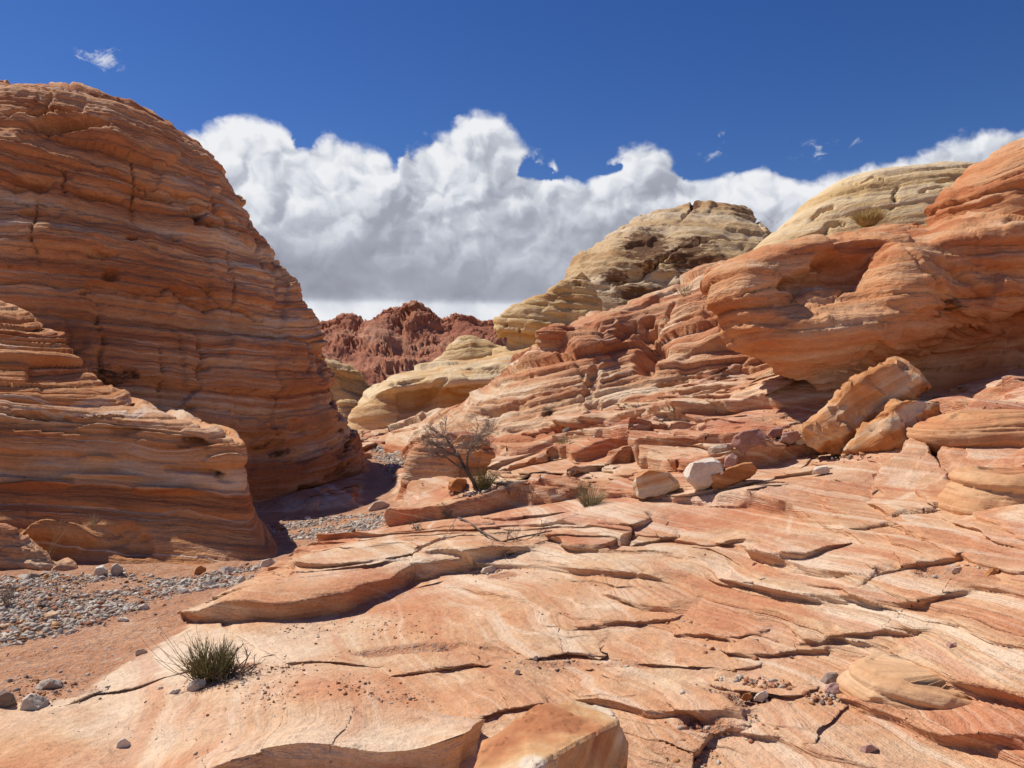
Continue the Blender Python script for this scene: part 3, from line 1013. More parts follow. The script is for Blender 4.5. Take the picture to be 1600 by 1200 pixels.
# ---- the great dome on the left: stacked plan outlines fitted to its skyline
sil = [(-700, 96), (-420, 98), (-200, 104), (0, 120), (60, 128), (120, 148), (200, 178), (265, 205), (310, 228), (345, 268), (390, 330), (425, 390), (450, 430), (470, 470), (490, 520), (505, 560), (522, 610), (545, 670), (566, 712), (574, 745), (578, 790), (580, 830)]
sx_ = np.array([p[0] for p in sil], float)
sy_ = np.array([p[1] for p in sil], float)
th_f = np.linspace(math.radians(-140), math.radians(25), 420)
th_b = np.linspace(math.radians(25), math.radians(220), 72)[1:-1]
TH = np.concatenate([th_f, th_b])
CX, CY = -9.9, 16.5
ZC, ZH = 6.75, 1.15
zl = np.concatenate([np.linspace(-0.7, ZC, 360), ZC + ZH * np.sin(np.linspace(0, math.pi / 2, 64)[1:])])
sc_l = []
for z in zl:
    lo, hi = 0.02, 14.0
    for _ in range(26):
        s = 0.5 * (lo + hi)
        x = CX + s * np.cos(TH)
        y = CY + s * 0.92 * np.sin(TH)
        pxs = 800 + x / np.maximum(y, 2) * F
        k = int(np.argmax(pxs))
        py = 600 - (z - EYE) / y[k] * F
        tgt = np.interp(py, sy_, sx_)
        if pxs[k] > tgt:
            hi = s
        else:
            lo = s
    sc_l.append(s)
sc_l = np.array(sc_l)
kk = np.ones(9) / 9
sc_s = np.convolve(np.pad(sc_l, 4, 'edge'), kk, 'valid')
capf = np.clip((zl - ZC) / ZH, 0, 1)
sc_s = sc_s * np.sqrt(np.clip(1 - capf ** 6, 0.0, 1)) + 0.01
P = np.stack([CX + sc_s[:, None] * np.cos(TH)[None], CY + 0.92 * sc_s[:, None] * np.sin(TH)[None], np.repeat(zl[:, None], len(TH), 1)], -1)
# big swells of the face
N = normals(P, True)
D0 = 0.22 * fbm(P[..., 0] / 3.4, P[..., 1] / 3.4, P[..., 2] / 2.6, 2, seed=5)
fade_top = 1 - sm(P[..., 2], ZC + 0.7 * ZH, ZC + 0.98 * ZH)
P = P + N * (D0 * fade_top)[..., None]
bed = bed_of(P, (0.035, -0.02), 0.28, 6.0, 9)
D = relief(P, bed, 1.0, 101, big=(0.8, 0.20), mid=(0.24, 0.075), small=(0.085, 0.032), rough=0.12, lat=3.0)
D = D + facets(P, 120, 0.06, 7)
D = dents(P, D, [(112, 192, 62, 13, 0.55, 6), (175, 432, 15, 11, 0.28, 0), (205, 372, 10, 5, 0.3, 0), (240, 384, 10, 4, 0.3, 10), (278, 368, 6, 4, 0.25, 0), (130, 460, 10, 5, 0.2, 0),
                 (310, 332, 20, 12, 0.35, 40), (330, 350, 26, 7, 0.25, 20), (40, 285, 40, 16, 0.2, 0), (60, 335, 34, 9, 0.22, 0), (150, 300, 50, 8, 0.18, 8), (250, 300, 70, 6, 0.22, 12),
                 (160, 400, 30, 8, 0.18, 0), (400, 490, 22, 6, 0.2, 20), (230, 460, 34, 6, 0.12, 10), (310, 580, 14, 5, 0.2, 0), (495, 570, 14, 26, 0.30, -10), (440, 700, 60, 18, 0.28, 14),
                 (530, 700, 20, 16, 0.25, 10), (522, 770, 48, 22, 1.3, 0), (540, 745, 28, 26, 0.45, 0), (430, 660, 44, 12, 0.15, 12), (290, 640, 16, 5, 0.15, 0)])
D = cracks(P, D, [([(230, 470), (260, 455), (300, 470), (330, 480), (360, 470)], 3.5, 0.10), ([(310, 440), (350, 470), (400, 490), (405, 500)], 3.5, 0.12), ([(60, 245), (100, 262), (100, 300)], 3, 0.10),
                  ([(330, 300), (345, 330), (380, 350)], 4, 0.15), ([(440, 520), (470, 540), (478, 600)], 3, 0.08), ([(480, 700), (476, 745), (470, 790)], 4, 0.05), ([(0, 175), (70, 168), (125, 172)], 4, 0.18),
                  ([(140, 250), (240, 290), (330, 318), (420, 400)], 3.5, 0.14), ([(395, 330), (420, 420), (450, 470)], 3, 0.10), ([(150, 470), (158, 540), (150, 600)], 2.5, 0.10), ([(240, 540), (250, 600), (246, 640)], 2.5, 0.09), ([(60, 300), (52, 360), (60, 420)], 2.5, 0.10),
                  ([(360, 380), (372, 440), (366, 500)], 2.5, 0.09), ([(300, 500), (310, 560), (300, 620)], 2.5, 0.09), ([(205, 230), (214, 280), (208, 330)], 2.5, 0.10), ([(420, 560), (430, 620), (424, 680)], 2.5, 0.08)])
var = spots(P, [(312, 335, 30, 14, 0.6), (130, 560, 60, 30, 0.35), (440, 690, 60, 24, 0.5), (500, 575, 14, 40, 0.5), (540, 690, 30, 40, 0.5), (430, 400, 30, 60, 0.35), (170, 590, 60, 24, 0.7), (350, 560, 60, 18, 0.4), (30, 400, 40, 30, 0.5),
                (520, 640, 18, 40, 0.6)])
finish('sandstone_dome', P, N, D * fade_top, bed, M_DOME, 'towering rounded sandstone dome with red and tan bands beside the wash', 'rock formation', closed=True, var=var)

# ---- stepped block in front of the dome
rows = [
    [(-200, 930, 8.0), (-60, 925, 7.9), (60, 905, 8.0), (200, 905, 8.1), (300, 905, 8.1), (390, 900, 8.1), (446, 885, 8.3), (440, 850, 9.6), (425, 820, 11.2)],
    [(-200, 880, 8.0), (-60, 880, 7.9), (60, 868, 8.1), (200, 880, 8.2), (300, 884, 8.2), (385, 880, 8.25), (436, 866, 8.5), (428, 838, 9.8), (412, 815, 11.4)],
    [(-200, 820, 8.2), (-60, 820, 8.1), (60, 812, 8.3), (200, 822, 8.4), (300, 832, 8.45), (370, 836, 8.5), (404, 828, 8.75), (400, 808, 10.0), (390, 792, 11.6)],
    [(-200, 760, 8.4), (-60, 760, 8.4), (60, 756, 8.5), (200, 764, 8.7), (300, 766, 8.7), (360, 768, 8.75), (388, 765, 9.0), (384, 756, 10.2), (376, 748, 11.8)],
    [(-200, 700, 8.5), (-60, 700, 8.5), (60, 698, 8.6), (200, 696, 8.75), (300, 702, 8.75), (352, 708, 8.8), (378, 710, 9.05), (374, 704, 10.3), (366, 698, 12)],
    [(-200, 640, 8.6), (-60, 642, 8.6), (60, 642, 8.7), (200, 655, 8.8), (300, 672, 8.8), (350, 684, 8.9), (374, 692, 9.15), (368, 686, 10.4), (360, 682, 12)],
    [(-200, 580, 8.9), (-60, 590, 8.9), (60, 602, 9.0), (180, 630, 9.2), (280, 650, 9.3), (335, 668, 9.4), (360, 680, 9.6), (356, 678, 10.8), (350, 676, 12.2)],
    [(-200, 520, 9.4), (-60, 530, 9.5), (50, 550, 9.6), (140, 590, 9.9), (240, 634, 10.1), (310, 658, 10.2), (345, 674, 10.4), (342, 674, 11.2), (336, 674, 12.4)],
    [(-200, 455, 10.4), (-60, 466, 10.6), (40, 488, 10.8), (110, 545, 11.0), (205, 618, 11.2), (280, 650, 11.2), (325, 672, 11.3), (330, 676, 11.8), (330, 680, 12.6)],
    [(-200, 520, 12.6), (-60, 540, 12.6), (40, 560, 12.6), (110, 600, 12.6), (205, 660, 12.6), (280, 690, 12.6), (325, 700, 12.6), (330, 705, 12.7), (330, 710, 12.9)],
]
P = net(rows, 340, 260, wr=[.7, .8, .9, .9, 1, 1.3, 1.5, 1.5, .3, .3], wc=[.35, .8, 1, 1, 1, 1, 1, .5, .3])
N = normals(P)
bed = bed_of(P, (0.10, 0.0), 0.08, 5.0, 19)
px, py = proj(P)
upper = sm(py, 700, 650)
D = relief(P, bed, 0.62, 141, big=(0.55, 0.12), mid=(0.20, 0.06), small=(0.08, 0.024), rough=0.05, lat=2.6)
D2 = layers(P, bed, 0.13, 0.17, 2.4, 149, 0.9, 0.45, 8.0, 0.8)[0] + layers(P, bed, 0.05, 0.05, 1.2, 150, 0.8, 0.4)[0]
D = D * (0.55 + 0.2 * upper) + D2 * upper * 0.85
D = dents(P, D, [(290, 690, 26, 10, 0.14, 8), (300, 735, 46, 6, 0.10, 4), (60, 645, 50, 10, 0.16, 0), (190, 672, 30, 10, 0.14, 0), (310, 688, 46, 7, 0.14, 0), (150, 735, 40, 5, 0.05, 0), (205, 850, 40, 30, 0.12, 20), (345, 745, 30, 8, 0.06, 20)])
# lit shelves standing out of the smooth face
for (cx, cy, rx, ry, h) in [(150, 718, 34, 8, 0.10), (160, 745, 70, 5, 0.13), (260, 768, 60, 6, 0.12), (60, 760, 60, 6, 0.08), (150, 668, 40, 10, 0.10), (90, 842, 60, 22, 0.18), (350, 720, 30, 12, 0.05)]:
    r = np.hypot((px - cx) / rx, (py - cy) / ry) + 0.25 * perlin(P[..., 0] * 4, P[..., 1] * 4, P[..., 2] * 8, int(cx))
    D += h * sm(r, 1.05, 0.75) * sm(-(py - cy) / ry, -1.6, 1.0)
var = spots(P, [(285, 690, 40, 12, 0.5), (320, 700, 30, 10, 0.4), (340, 740, 20, 10, 0.5), (280, 735, 50, 14, 0.35)])
finish('stepped_ledge_block', P, N, D, bed, M_BLOCK, 'low stepped block of thin ledges with a smooth orange front face at the dome foot', 'rock formation', var=var, flip=False)

# ---- striped outcrop climbing on the right of the wash
rows = [
    [(600, 720, 19), (660, 715, 17), (730, 715, 15.2), (800, 715, 14.6), (870, 700, 14.4), (940, 690, 14.2), (1010, 672, 14.2), (1080, 655, 14.2), (1160, 640, 14.0), (1260, 630, 13.8)],
    [(600, 694, 20), (660, 688, 18), (730, 680, 16), (800, 680, 15.4), (870, 668, 15.0), (940, 655, 14.9), (1010, 645, 14.8), (1080, 630, 14.7), (1160, 605, 14.4), (1260, 595, 14.2)],
    [(605, 678, 21.5), (662, 668, 19.3), (730, 652, 17), (800, 640, 16.2), (870, 632, 15.7), (935, 626, 15.4), (1000, 622, 15.3), (1080, 606, 15.2), (1160, 578, 14.8), (1260, 565, 14.6)],
    [(612, 672, 23), (664, 660, 20.6), (732, 634, 18.0), (800, 606, 17.0), (865, 594, 16.2), (930, 585, 15.9), (985, 585, 16.0), (1070, 574, 15.5), (1160, 545, 15.2), (1260, 540, 15.0)],
    [(620, 668, 24.5), (668, 655, 22), (736, 622, 19.2), (800, 582, 18.0), (860, 556, 17.0), (925, 545, 16.5), (985, 546, 17.0), (1070, 540, 16.0), (1150, 510, 15.8), (1260, 510, 15.6)],
    [(630, 666, 26), (672, 652, 23.4), (742, 614, 20.5), (806, 566, 19.2), (862, 534, 18.0), (920, 522, 17.2), (985, 512, 17.6), (1065, 502, 16.8), (1140, 475, 16.6), (1260, 480, 16.4)],
    [(640, 668, 27), (678, 654, 24.6), (750, 612, 21.6), (812, 558, 20.2), (868, 525, 19.2), (930, 498, 18.6), (995, 470, 18.4), (1060, 446, 18.2), (1120, 425, 18.0), (1260, 430, 18)],
    [(650, 674, 28.5), (686, 660, 26), (758, 616, 23), (820, 562, 21.8), (880, 526, 21), (940, 497, 20.6), (1005, 468, 20.4), (1068, 440, 20.4), (1120, 424, 20.4), (1260, 430, 20)],
    [(660, 700, 31), (700, 690, 29), (775, 660, 26), (840, 620, 25), (900, 590, 24.5), (960, 570, 24), (1020, 560, 24), (1080, 550, 24), (1130, 540, 24), (1260, 540, 24)],
]
P = net(rows, 250, 370, wr=[1, 1, 1, 1, 1, 1, 1, .5, .3])
N = normals(P)
bed = bed_of(P, (-0.22, -0.04), 0.14, 5.0, 29)
P = P + N * (0.10 * fbm(P[..., 0] / 1.8, P[..., 1] / 1.8, P[..., 2] / 1.2, 2, seed=15))[..., None]
D = relief(P, bed, 0.8, 161, big=(0.60, 0.20), mid=(0.22, 0.10), small=(0.09, 0.045), rough=0.07, lat=4.6)
D = D + facets(P, 80, 0.08, 17)
D = dents(P, D, [(1012, 545, 24, 46, 0.55, 8), (985, 515, 26, 14, 0.35, -15), (925, 590, 12, 40, 0.22, 18), (1130, 585, 50, 16, 0.5, -18), (855, 648, 12, 7, 0.35, -20),
                 (870, 545, 30, 12, 0.3, 0), (930, 640, 14, 12, 0.25, 0), (1050, 600, 30, 6, 0.2, -10), (800, 625, 40, 5, 0.2, -20), (760, 640, 30, 6, 0.2, -25), (960, 480, 40, 5, 0.25, -22), (1090, 500, 40, 6, 0.25, -10)])
D = cracks(P, D, [([(1068, 455), (1050, 480), (1030, 520)], 3, 0.14), ([(900, 560), (915, 600), (905, 640)], 3, 0.10)])
var = spots(P, [(855, 640, 20, 14, 0.8), (1130, 590, 40, 14, 0.5)])
finish('striped_outcrop', P, N, D, bed, M_OUTCROP, 'long red and white striped outcrop climbing from the wash to below the cream domes', 'rock formation', var=var)

# ---- overhanging boulder
rows = [
    [(1160, 425, 15.5), (1150, 415, 15), (1195, 402, 15), (1290, 380, 15.2), (1380, 364, 15.2), (1440, 356, 15.2), (1520, 345, 15.2), (1610, 340, 15.2), (1780, 335, 15.2)],
    [(1132, 420, 13.4), (1124, 410, 12.4), (1188, 398, 11.9), (1285, 375, 11.9), (1372, 364, 11.9), (1430, 372, 11.7), (1520, 358, 11.6), (1600, 350, 11.5), (1760, 345, 11.4)],
    [(1114, 440, 13.4), (1107, 434, 12.2), (1170, 422, 11.2), (1270, 400, 11.4), (1365, 395, 11.7), (1408, 398, 11.0), (1500, 392, 11.1), (1590, 390, 11.1), (1750, 390, 11)],
    [(1117, 472, 13.3), (1111, 470, 12.0), (1165, 470, 10.95), (1258, 458, 11.15), (1335, 450, 11.2), (1415, 440, 10.7), (1520, 440, 10.9), (1600, 430, 11.0), (1750, 430, 11)],
    [(1137, 508, 13.3), (1131, 510, 11.9), (1180, 518, 10.85), (1268, 512, 10.55), (1350, 505, 10.5), (1430, 495, 10.55), (1520, 484, 10.85), (1600, 470, 11), (1750, 465, 11)],
    [(1162, 538, 13.3), (1156, 542, 12.0), (1202, 556, 11.1), (1275, 558, 10.8), (1350, 548, 10.75), (1430, 532, 10.85), (1520, 508, 11.1), (1600, 488, 11.25), (1750, 480, 11.3)],
    [(1232, 574, 13.4), (1226, 580, 12.3), (1248, 590, 11.6), (1285, 590, 11.3), (1360, 574, 11.4), (1440, 548, 11.5), (1530, 518, 11.6), (1610, 496, 11.7), (1760, 490, 11.7)],
    [(1266, 602, 13.4), (1260, 606, 12.4), (1270, 614, 11.8), (1292, 618, 11.5), (1375, 606, 11.6), (1458, 584, 11.6), (1540, 566, 11.6), (1620, 556, 11.6), (1770, 556, 11.6)],
    [(1280, 660, 13.4), (1274, 664, 12.4), (1284, 668, 11.8), (1304, 672, 11.5), (1388, 668, 11.4), (1470, 664, 11.2), (1550, 660, 11.0), (1630, 655, 10.9), (1780, 655, 10.9)],
]
rows = rows[::-1]
P = net(rows, 270, 320, wr=[1, 1, 1, 1, 1, 1, 1, 1, .4], wc=[.5, 1, 1, 1, 1, 1, 1, .6, .3])
N = normals(P)
bed = bed_of(P, (-0.06, 0.0), 0.14, 3.0, 39)
P = P + N * (0.10 * fbm(P[..., 0] / 1.2, P[..., 1] / 1.2, P[..., 2] / 1.0, 2, seed=25))[..., None]
D = relief(P, bed, 0.7, 181, big=(0.60, 0.16), mid=(0.22, 0.055), small=(0.09, 0.022), rough=0.12, lat=3.0)
D = D + facets(P, 60, 0.12, 27)
px, py = proj(P)
D = dents(P, D, [(1305, 425, 72, 30, 0.48, -14), (1240, 440, 40, 14, 0.22, -10), (1200, 505, 40, 10, 0.08, 0), (1500, 440, 60, 26, 0.10, 40), (1480, 480, 50, 12, 0.12, 40)])
D = cracks(P, D, [([(1150, 470), (1200, 450), (1250, 440)], 3, 0.08), ([(1370, 400), (1350, 430), (1310, 460), (1270, 485)], 3, 0.05), ([(1410, 395), (1450, 440), (1500, 490), (1530, 510)], 4, 0.08), ([(1460, 385), (1510, 430), (1570, 480)], 4, 0.07)])
var = spots(P, [(1265, 425, 16, 36, 0.45), (1500, 480, 40, 24, 0.5), (1360, 455, 40, 20, 0.3), (1170, 440, 30, 8, 0.2)])
finish('overhanging_rock', P, N, D, bed, M_OVER, 'big orange overhanging rock with a blunt nose above the slope', 'rock formation', var=var)


def sil_rock(name, lv, Y0, kdepth, mat, label, nt, nz, s, seed, dip=(0.03, 0.0), bedwarp=0.4, rel=None, dent=(), crack=(), var=(), swell=0.0, cat='rock formation', two=2.4, fac=(20, 0.05)):
    """a free-standing rock: outline left and right at each height, plan a rounded oval"""
    nt, nz = int(nt * 0.82), int(nz * 0.82)
    A = []
    for l in lv:
        py, a, b = l[:3]
        dyo = l[3] if len(l) > 3 else 0.0
        Yc = Y0 + dyo
        A.append(((a + b) / 2 / F * Y0 - 800 / F * Y0, Yc, EYE - (py - 600) / F * Y0, (b - a) / 2 / F * Y0))
    A = np.array(A)
    uu = even_u(A[:, None, :], nz)
    S = crspline(A, uu)
    S[:, 3] = np.maximum(S[:, 3], 0.01)
    bmax = A[:, 3].max() * kdepth
    th = np.concatenate([np.linspace(math.pi, 2 * math.pi, int(nt * 0.8)), np.linspace(2 * math.pi, 3 * math.pi, int(nt * 0.2) + 2)[1:-1]])
    ct, st = np.cos(th), np.sin(th)
    e = 2 / two
    ox = np.sign(ct) * np.abs(ct) ** e
    oy = np.sign(st) * np.abs(st) ** e
    frac = S[:, 3] / A[:, 3].max()
    P = np.stack([S[:, 0:1] + S[:, 3:4] * ox[None], S[:, 1:2] + (bmax * frac)[:, None] * oy[None], np.repeat(S[:, 2:3], len(th), 1)], -1)
    cap = np.repeat(P[-1:].mean(1, keepdims=True), len(th), 1) + np.array([0, 0, 0.01])
    P = np.concatenate([P, cap], 0)
    N = normals(P, True)
    if swell:
        P = P + N * (swell * fbm(P[..., 0] / (1.6 * s), P[..., 1] / (1.6 * s), P[..., 2] / (1.2 * s), 3, seed=seed + 9))[..., None]
    bed = bed_of(P, dip, bedwarp * s * 0.3, 5.0 * s, seed)
    D = relief(P, bed, s, seed, **(rel or {}))
    if fac:
        D = D + facets(P, fac[0], fac[1], seed + 3)
    D = dents(P, D, dent)
    D = cracks(P, D, crack)
    D[-1] = D[-2].mean()
    return finish(name, P, N, D, bed, mat, label, cat, closed=True, var=spots(P, var))


# upper red layered rock at the right edge
sil_rock('layered_red_rock', [(420, 1440, 1990), (380, 1448, 1990), (352, 1466, 1985), (330, 1466, 1980), (310, 1475, 1970), (285, 1496, 1960), (262, 1522, 1940), (240, 1555, 1900), (224, 1590, 1860), (205, 1640, 1800), (198, 1690, 1760)],
         14.0, 0.55, M_OVER, 'rounded red layered rock on the shelf at the upper right edge', 220, 180, 0.6, 211, (-0.22, 0.0), 0.4, dict(big=(0.55, 0.20), mid=(0.22, 0.09), small=(0.09, 0.025), rough=0.05, lat=2.2))
# cream slab slope behind it
sil_rock('cream_slab_hill', [(520, 1040, 1980), (470, 1090, 1950), (430, 1140, 1920), (400, 1172, 1900), (380, 1192, 1880), (350, 1226, 1850), (322, 1260, 1800), (300, 1294, 1760), (284, 1328, 1700), (273, 1370, 1640), (267, 1410, 1590), (264, 1450, 1560)],
         27.0, 0.42, M_CREAM, 'smooth cream sandstone hill with thin dark cracks behind the overhanging rock', 300, 170, 1.2, 231, (-0.12, 0.05), 0.5, dict(big=(0.7, 0.10), mid=(0.26, 0.05), small=(0.09, 0.016), rough=0.03, lat=3.5),
         dent=[],
         crack=[([(1405, 288), (1398, 300), (1400, 318), (1394, 330)], 2.5, 0.35), ([(1320, 290), (1360, 284), (1390, 283)], 2.5, 0.2), ([(1268, 342), (1290, 330), (1306, 326)], 3, 0.25), ([(1280, 362), (1300, 352), (1322, 350)], 4, 0.3), ([(1240, 380), (1270, 368), (1296, 362)], 3, 0.25), ([(1436, 302), (1456, 297), (1476, 294)], 2.5, 0.25), ([(1462, 284), (1476, 282), (1490, 280)], 2.5, 0.25)])
# big cream dome
sil_rock('cream_dome', [(600, 800, 1300, 0), (540, 836, 1275, 0), (480, 856, 1255, 0), (430, 880, 1238, 0), (410, 897, 1231, 0.5), (385, 922, 1226, 1.2), (360, 955, 1220, 2), (340, 985, 1214, 3), (322, 1012, 1207, 3.6), (310, 1032, 1199, 4), (303, 1052, 1186, 4.4), (299, 1090, 1150, 4.6)],
         46.0, 0.75, M_CREAMV, 'tall cream sandstone dome with dark brown stains on its shaded flank', 300, 210, 2.0, 251, (0.10, 0.0), 0.6, dict(big=(0.9, 0.10), mid=(0.28, 0.06), small=(0.11, 0.03), rough=0.10, lat=2.6),
         dent=[(1085, 310, 8, 8, 0.3, 20), (1000, 425, 40, 12, 0.35, -20), (1060, 405, 50, 8, 0.3, -12), (960, 440, 24, 8, 0.35, 0)],
         crack=[([(940, 450), (1000, 430), (1060, 385), (1120, 372), (1190, 378), (1225, 384)], 3, 0.45), ([(1090, 303), (1075, 330), (1062, 345)], 3, 0.25), ([(1180, 330), (1195, 360), (1215, 380)], 3, 0.5)],
         var=[(1010, 385, 50, 40, 0.95), (1080, 400, 60, 40, 0.85), (960, 430, 30, 20, 0.8), (1160, 330, 30, 20, 0.6), (1110, 430, 50, 26, 0.9), (1085, 315, 12, 18, 0.9), (1000, 460, 60, 22, 0.9)], swell=0.4, fac=(50, 0.06))
# smaller cream knob
sil_rock('cream_hillock', [(640, 700, 1010), (600, 735, 990), (570, 752, 975), (552, 772, 965), (540, 786, 958), (525, 778, 955), (508, 772, 952), (490, 778, 950), (470, 802, 947), (452, 838, 943), (440, 862, 938), (430, 884, 930), (425, 898, 920)],
         36.0, 0.55, M_CREAM, 'smaller cream sandstone knob leaning against the tall cream dome', 240, 170, 1.5, 271, (0.16, 0.0), 0.6, dict(big=(0.7, 0.16), mid=(0.26, 0.06), small=(0.1, 0.022), rough=0.06, lat=2.6),
         dent=[(790, 509, 4, 4, 0.5, 0), (812, 517, 3, 3, 0.4, 0), (782, 533, 9, 10, 0.5, 0), (905, 440, 10, 5, 0.4, 30), (870, 500, 40, 14, 0.25, -10)], swell=0.45)

# cream-topped orange wall where the wash bends
rows = [
    [(530, 700, 27), (545, 700, 26), (600, 700, 25), (660, 700, 25), (720, 690, 25.5), (780, 680, 26), (850, 660, 27), (920, 640, 28)],
    [(536, 668, 28.5), (548, 668, 27), (600, 672, 26), (660, 668, 26), (720, 650, 26.6), (780, 640, 27), (850, 630, 28), (920, 620, 29)],
    [(538, 652, 28.5), (552, 652, 27), (600, 652, 26.2), (655, 646, 26.5), (715, 630, 26.6), (780, 622, 27), (850, 612, 28), (920, 600, 29)],
    [(545, 640, 28.5), (560, 634, 27), (602, 622, 26.4), (650, 618, 26.8), (710, 606, 26.0), (780, 596, 26.6), (850, 590, 28), (920, 580, 29)],
    [(556, 626, 28.8), (572, 618, 27.4), (610, 602, 26.3), (655, 596, 26.4), (712, 590, 26.2), (780, 580, 27), (850, 570, 28.5), (920, 565, 29.5)],
    [(572, 612, 30), (590, 603, 29), (625, 590, 27.6), (668, 578, 27.6), (720, 572, 27.8), (785, 562, 28.6), (850, 552, 30), (920, 545, 31)],
    [(586, 606, 33), (606, 596, 32), (640, 582, 31.5), (685, 572, 31.5), (740, 565, 31.5), (800, 556, 32), (860, 545, 33), (920, 540, 34)],
    [(600, 640, 40), (620, 635, 40), (650, 630, 40), (690, 625, 40), (740, 620, 40), (800, 615, 40), (860, 610, 40), (920, 600, 40)],
]
P = net(rows, 140, 220, wr=[1, 1, 1, 1, 1, 1, .6, .3])
N = normals(P)
P = P + N * (0.25 * fbm(P[..., 0] / 2.2, P[..., 1] / 2.2, P[..., 2] / 1.6, 2, seed=45))[..., None]
bed = bed_of(P, (-0.05, 0.0), 0.25, 5.0, 49)
D = relief(P, bed, 1.2, 291, big=(0.6, 0.15), mid=(0.24, 0.06), small=(0.09, 0.02), rough=0.05, lat=3.2)
D = dents(P, D, [(650, 626, 42, 18, 0.22, -6), (690, 600, 14, 5, 0.3, -20), (700, 625, 20, 16, 0.15, 0), (640, 597, 30, 3, 0.3, -10), (760, 577, 40, 4, 0.5, -5)])
finish('cream_orange_wall', P, N, D, bed, M_CREAMO, 'cream capped wall with an orange hollow face where the wash bends away', 'rock formation', var=spots(P, [(648, 612, 8, 10, 0.5)]))

# pale rocks peeping out behind the dome
sil_rock('pale_rock_ledge', [(690, 470, 620), (650, 480, 600), (625, 484, 592), (610, 486, 584), (598, 488, 572), (585, 490, 556), (570, 492, 536), (560, 494, 520)], 33.0, 0.5, M_CREAM,
         'pale slanting ledge half hidden behind the foot of the great dome', 120, 80, 1.2, 311, (0.3, 0.0), 0.4, swell=0.3)
sil_rock('pale_boulder_mound', [(690, 500, 600), (665, 510, 590), (650, 515, 580), (638, 520, 572), (630, 528, 562), (626, 536, 554)], 30.0, 0.6, M_CREAM,
         'small pale rounded mound low in the gap beside the great dome', 100, 60, 1.0, 321, (0.05, 0.0), 0.4, swell=0.25)
sil_rock('white_rock_cap', [(600, 660, 860), (575, 680, 850), (560, 694, 840), (548, 700, 815), (540, 706, 790), (534, 716, 760), (531, 722, 745)], 44.0, 0.5, M_CREAM,
         'low whitish rock cap in front of the dark red hills', 120, 70, 1.4, 331, (-0.1, 0.0), 0.4, swell=0.3)
# low layered toe at the left edge
sil_rock('layered_toe', [(915, -330, 150), (892, -330, 128), (876, -330, 104), (860, -330, 80), (846, -330, 56), (834, -330, 30), (822, -330, 4), (814, -330, -30)], 7.75, 0.16, M_OUTCROP,
         'low pinkish layered rock toe at the left edge in front of the ledge block', 200, 90, 0.4, 381, (0.10, 0.0), 0.3, dict(big=(0.3, 0.14), mid=(0.16, 0.09), small=(0.07, 0.04), rough=0.08, lat=2.4), fac=(30, 0.15))
# curved fin and stub that close the narrows on the right
sil_rock('curved_fin', [(830, 596, 730), (805, 606, 725), (788, 614, 720), (768, 624, 716), (745, 629, 716), (722, 632, 716), (704, 640, 714), (692, 652, 708), (685, 668, 700)], 12.4, 0.8, M_OUTCROP,
         'curved dark edged fin of rock in the narrows behind the bare tree', 130, 90, 0.45, 351, (0.05, 0.0), 0.4, dict(big=(0.6, 0.06), mid=(0.25, 0.04), small=(0.1, 0.015), rough=0.04, lat=2.4))
sil_rock('orange_alcove_rock', [(790, 670, 800), (765, 676, 790), (745, 680, 780), (725, 684, 770), (705, 692, 768), (690, 704, 764), (680, 720, 752)], 12.6, 0.7, M_OVER,
         'rounded orange rock directly behind the bare tree', 130, 100, 0.45, 371, (0.05, 0.0), 0.4, dict(big=(0.9, 0.30), mid=(0.3, 0.07), small=(0.1, 0.02), rough=0.16, lat=2.0), two=3.0, fac=(16, 0.25))
# mushroom block on the crest of the outcrop
sil_rock('mushroom_block', [(575, 836, 905), (556, 838, 900), (542, 842, 896), (533, 836, 900), (524, 832, 906), (516, 836, 905), (510, 848, 900), (506, 862, 892)], 17.6, 0.7, M_OUTCROP,
         'flat red caprock block perched on the crest of the striped outcrop', 120, 90, 0.5, 341, (0.05, 0.0), 0.4)

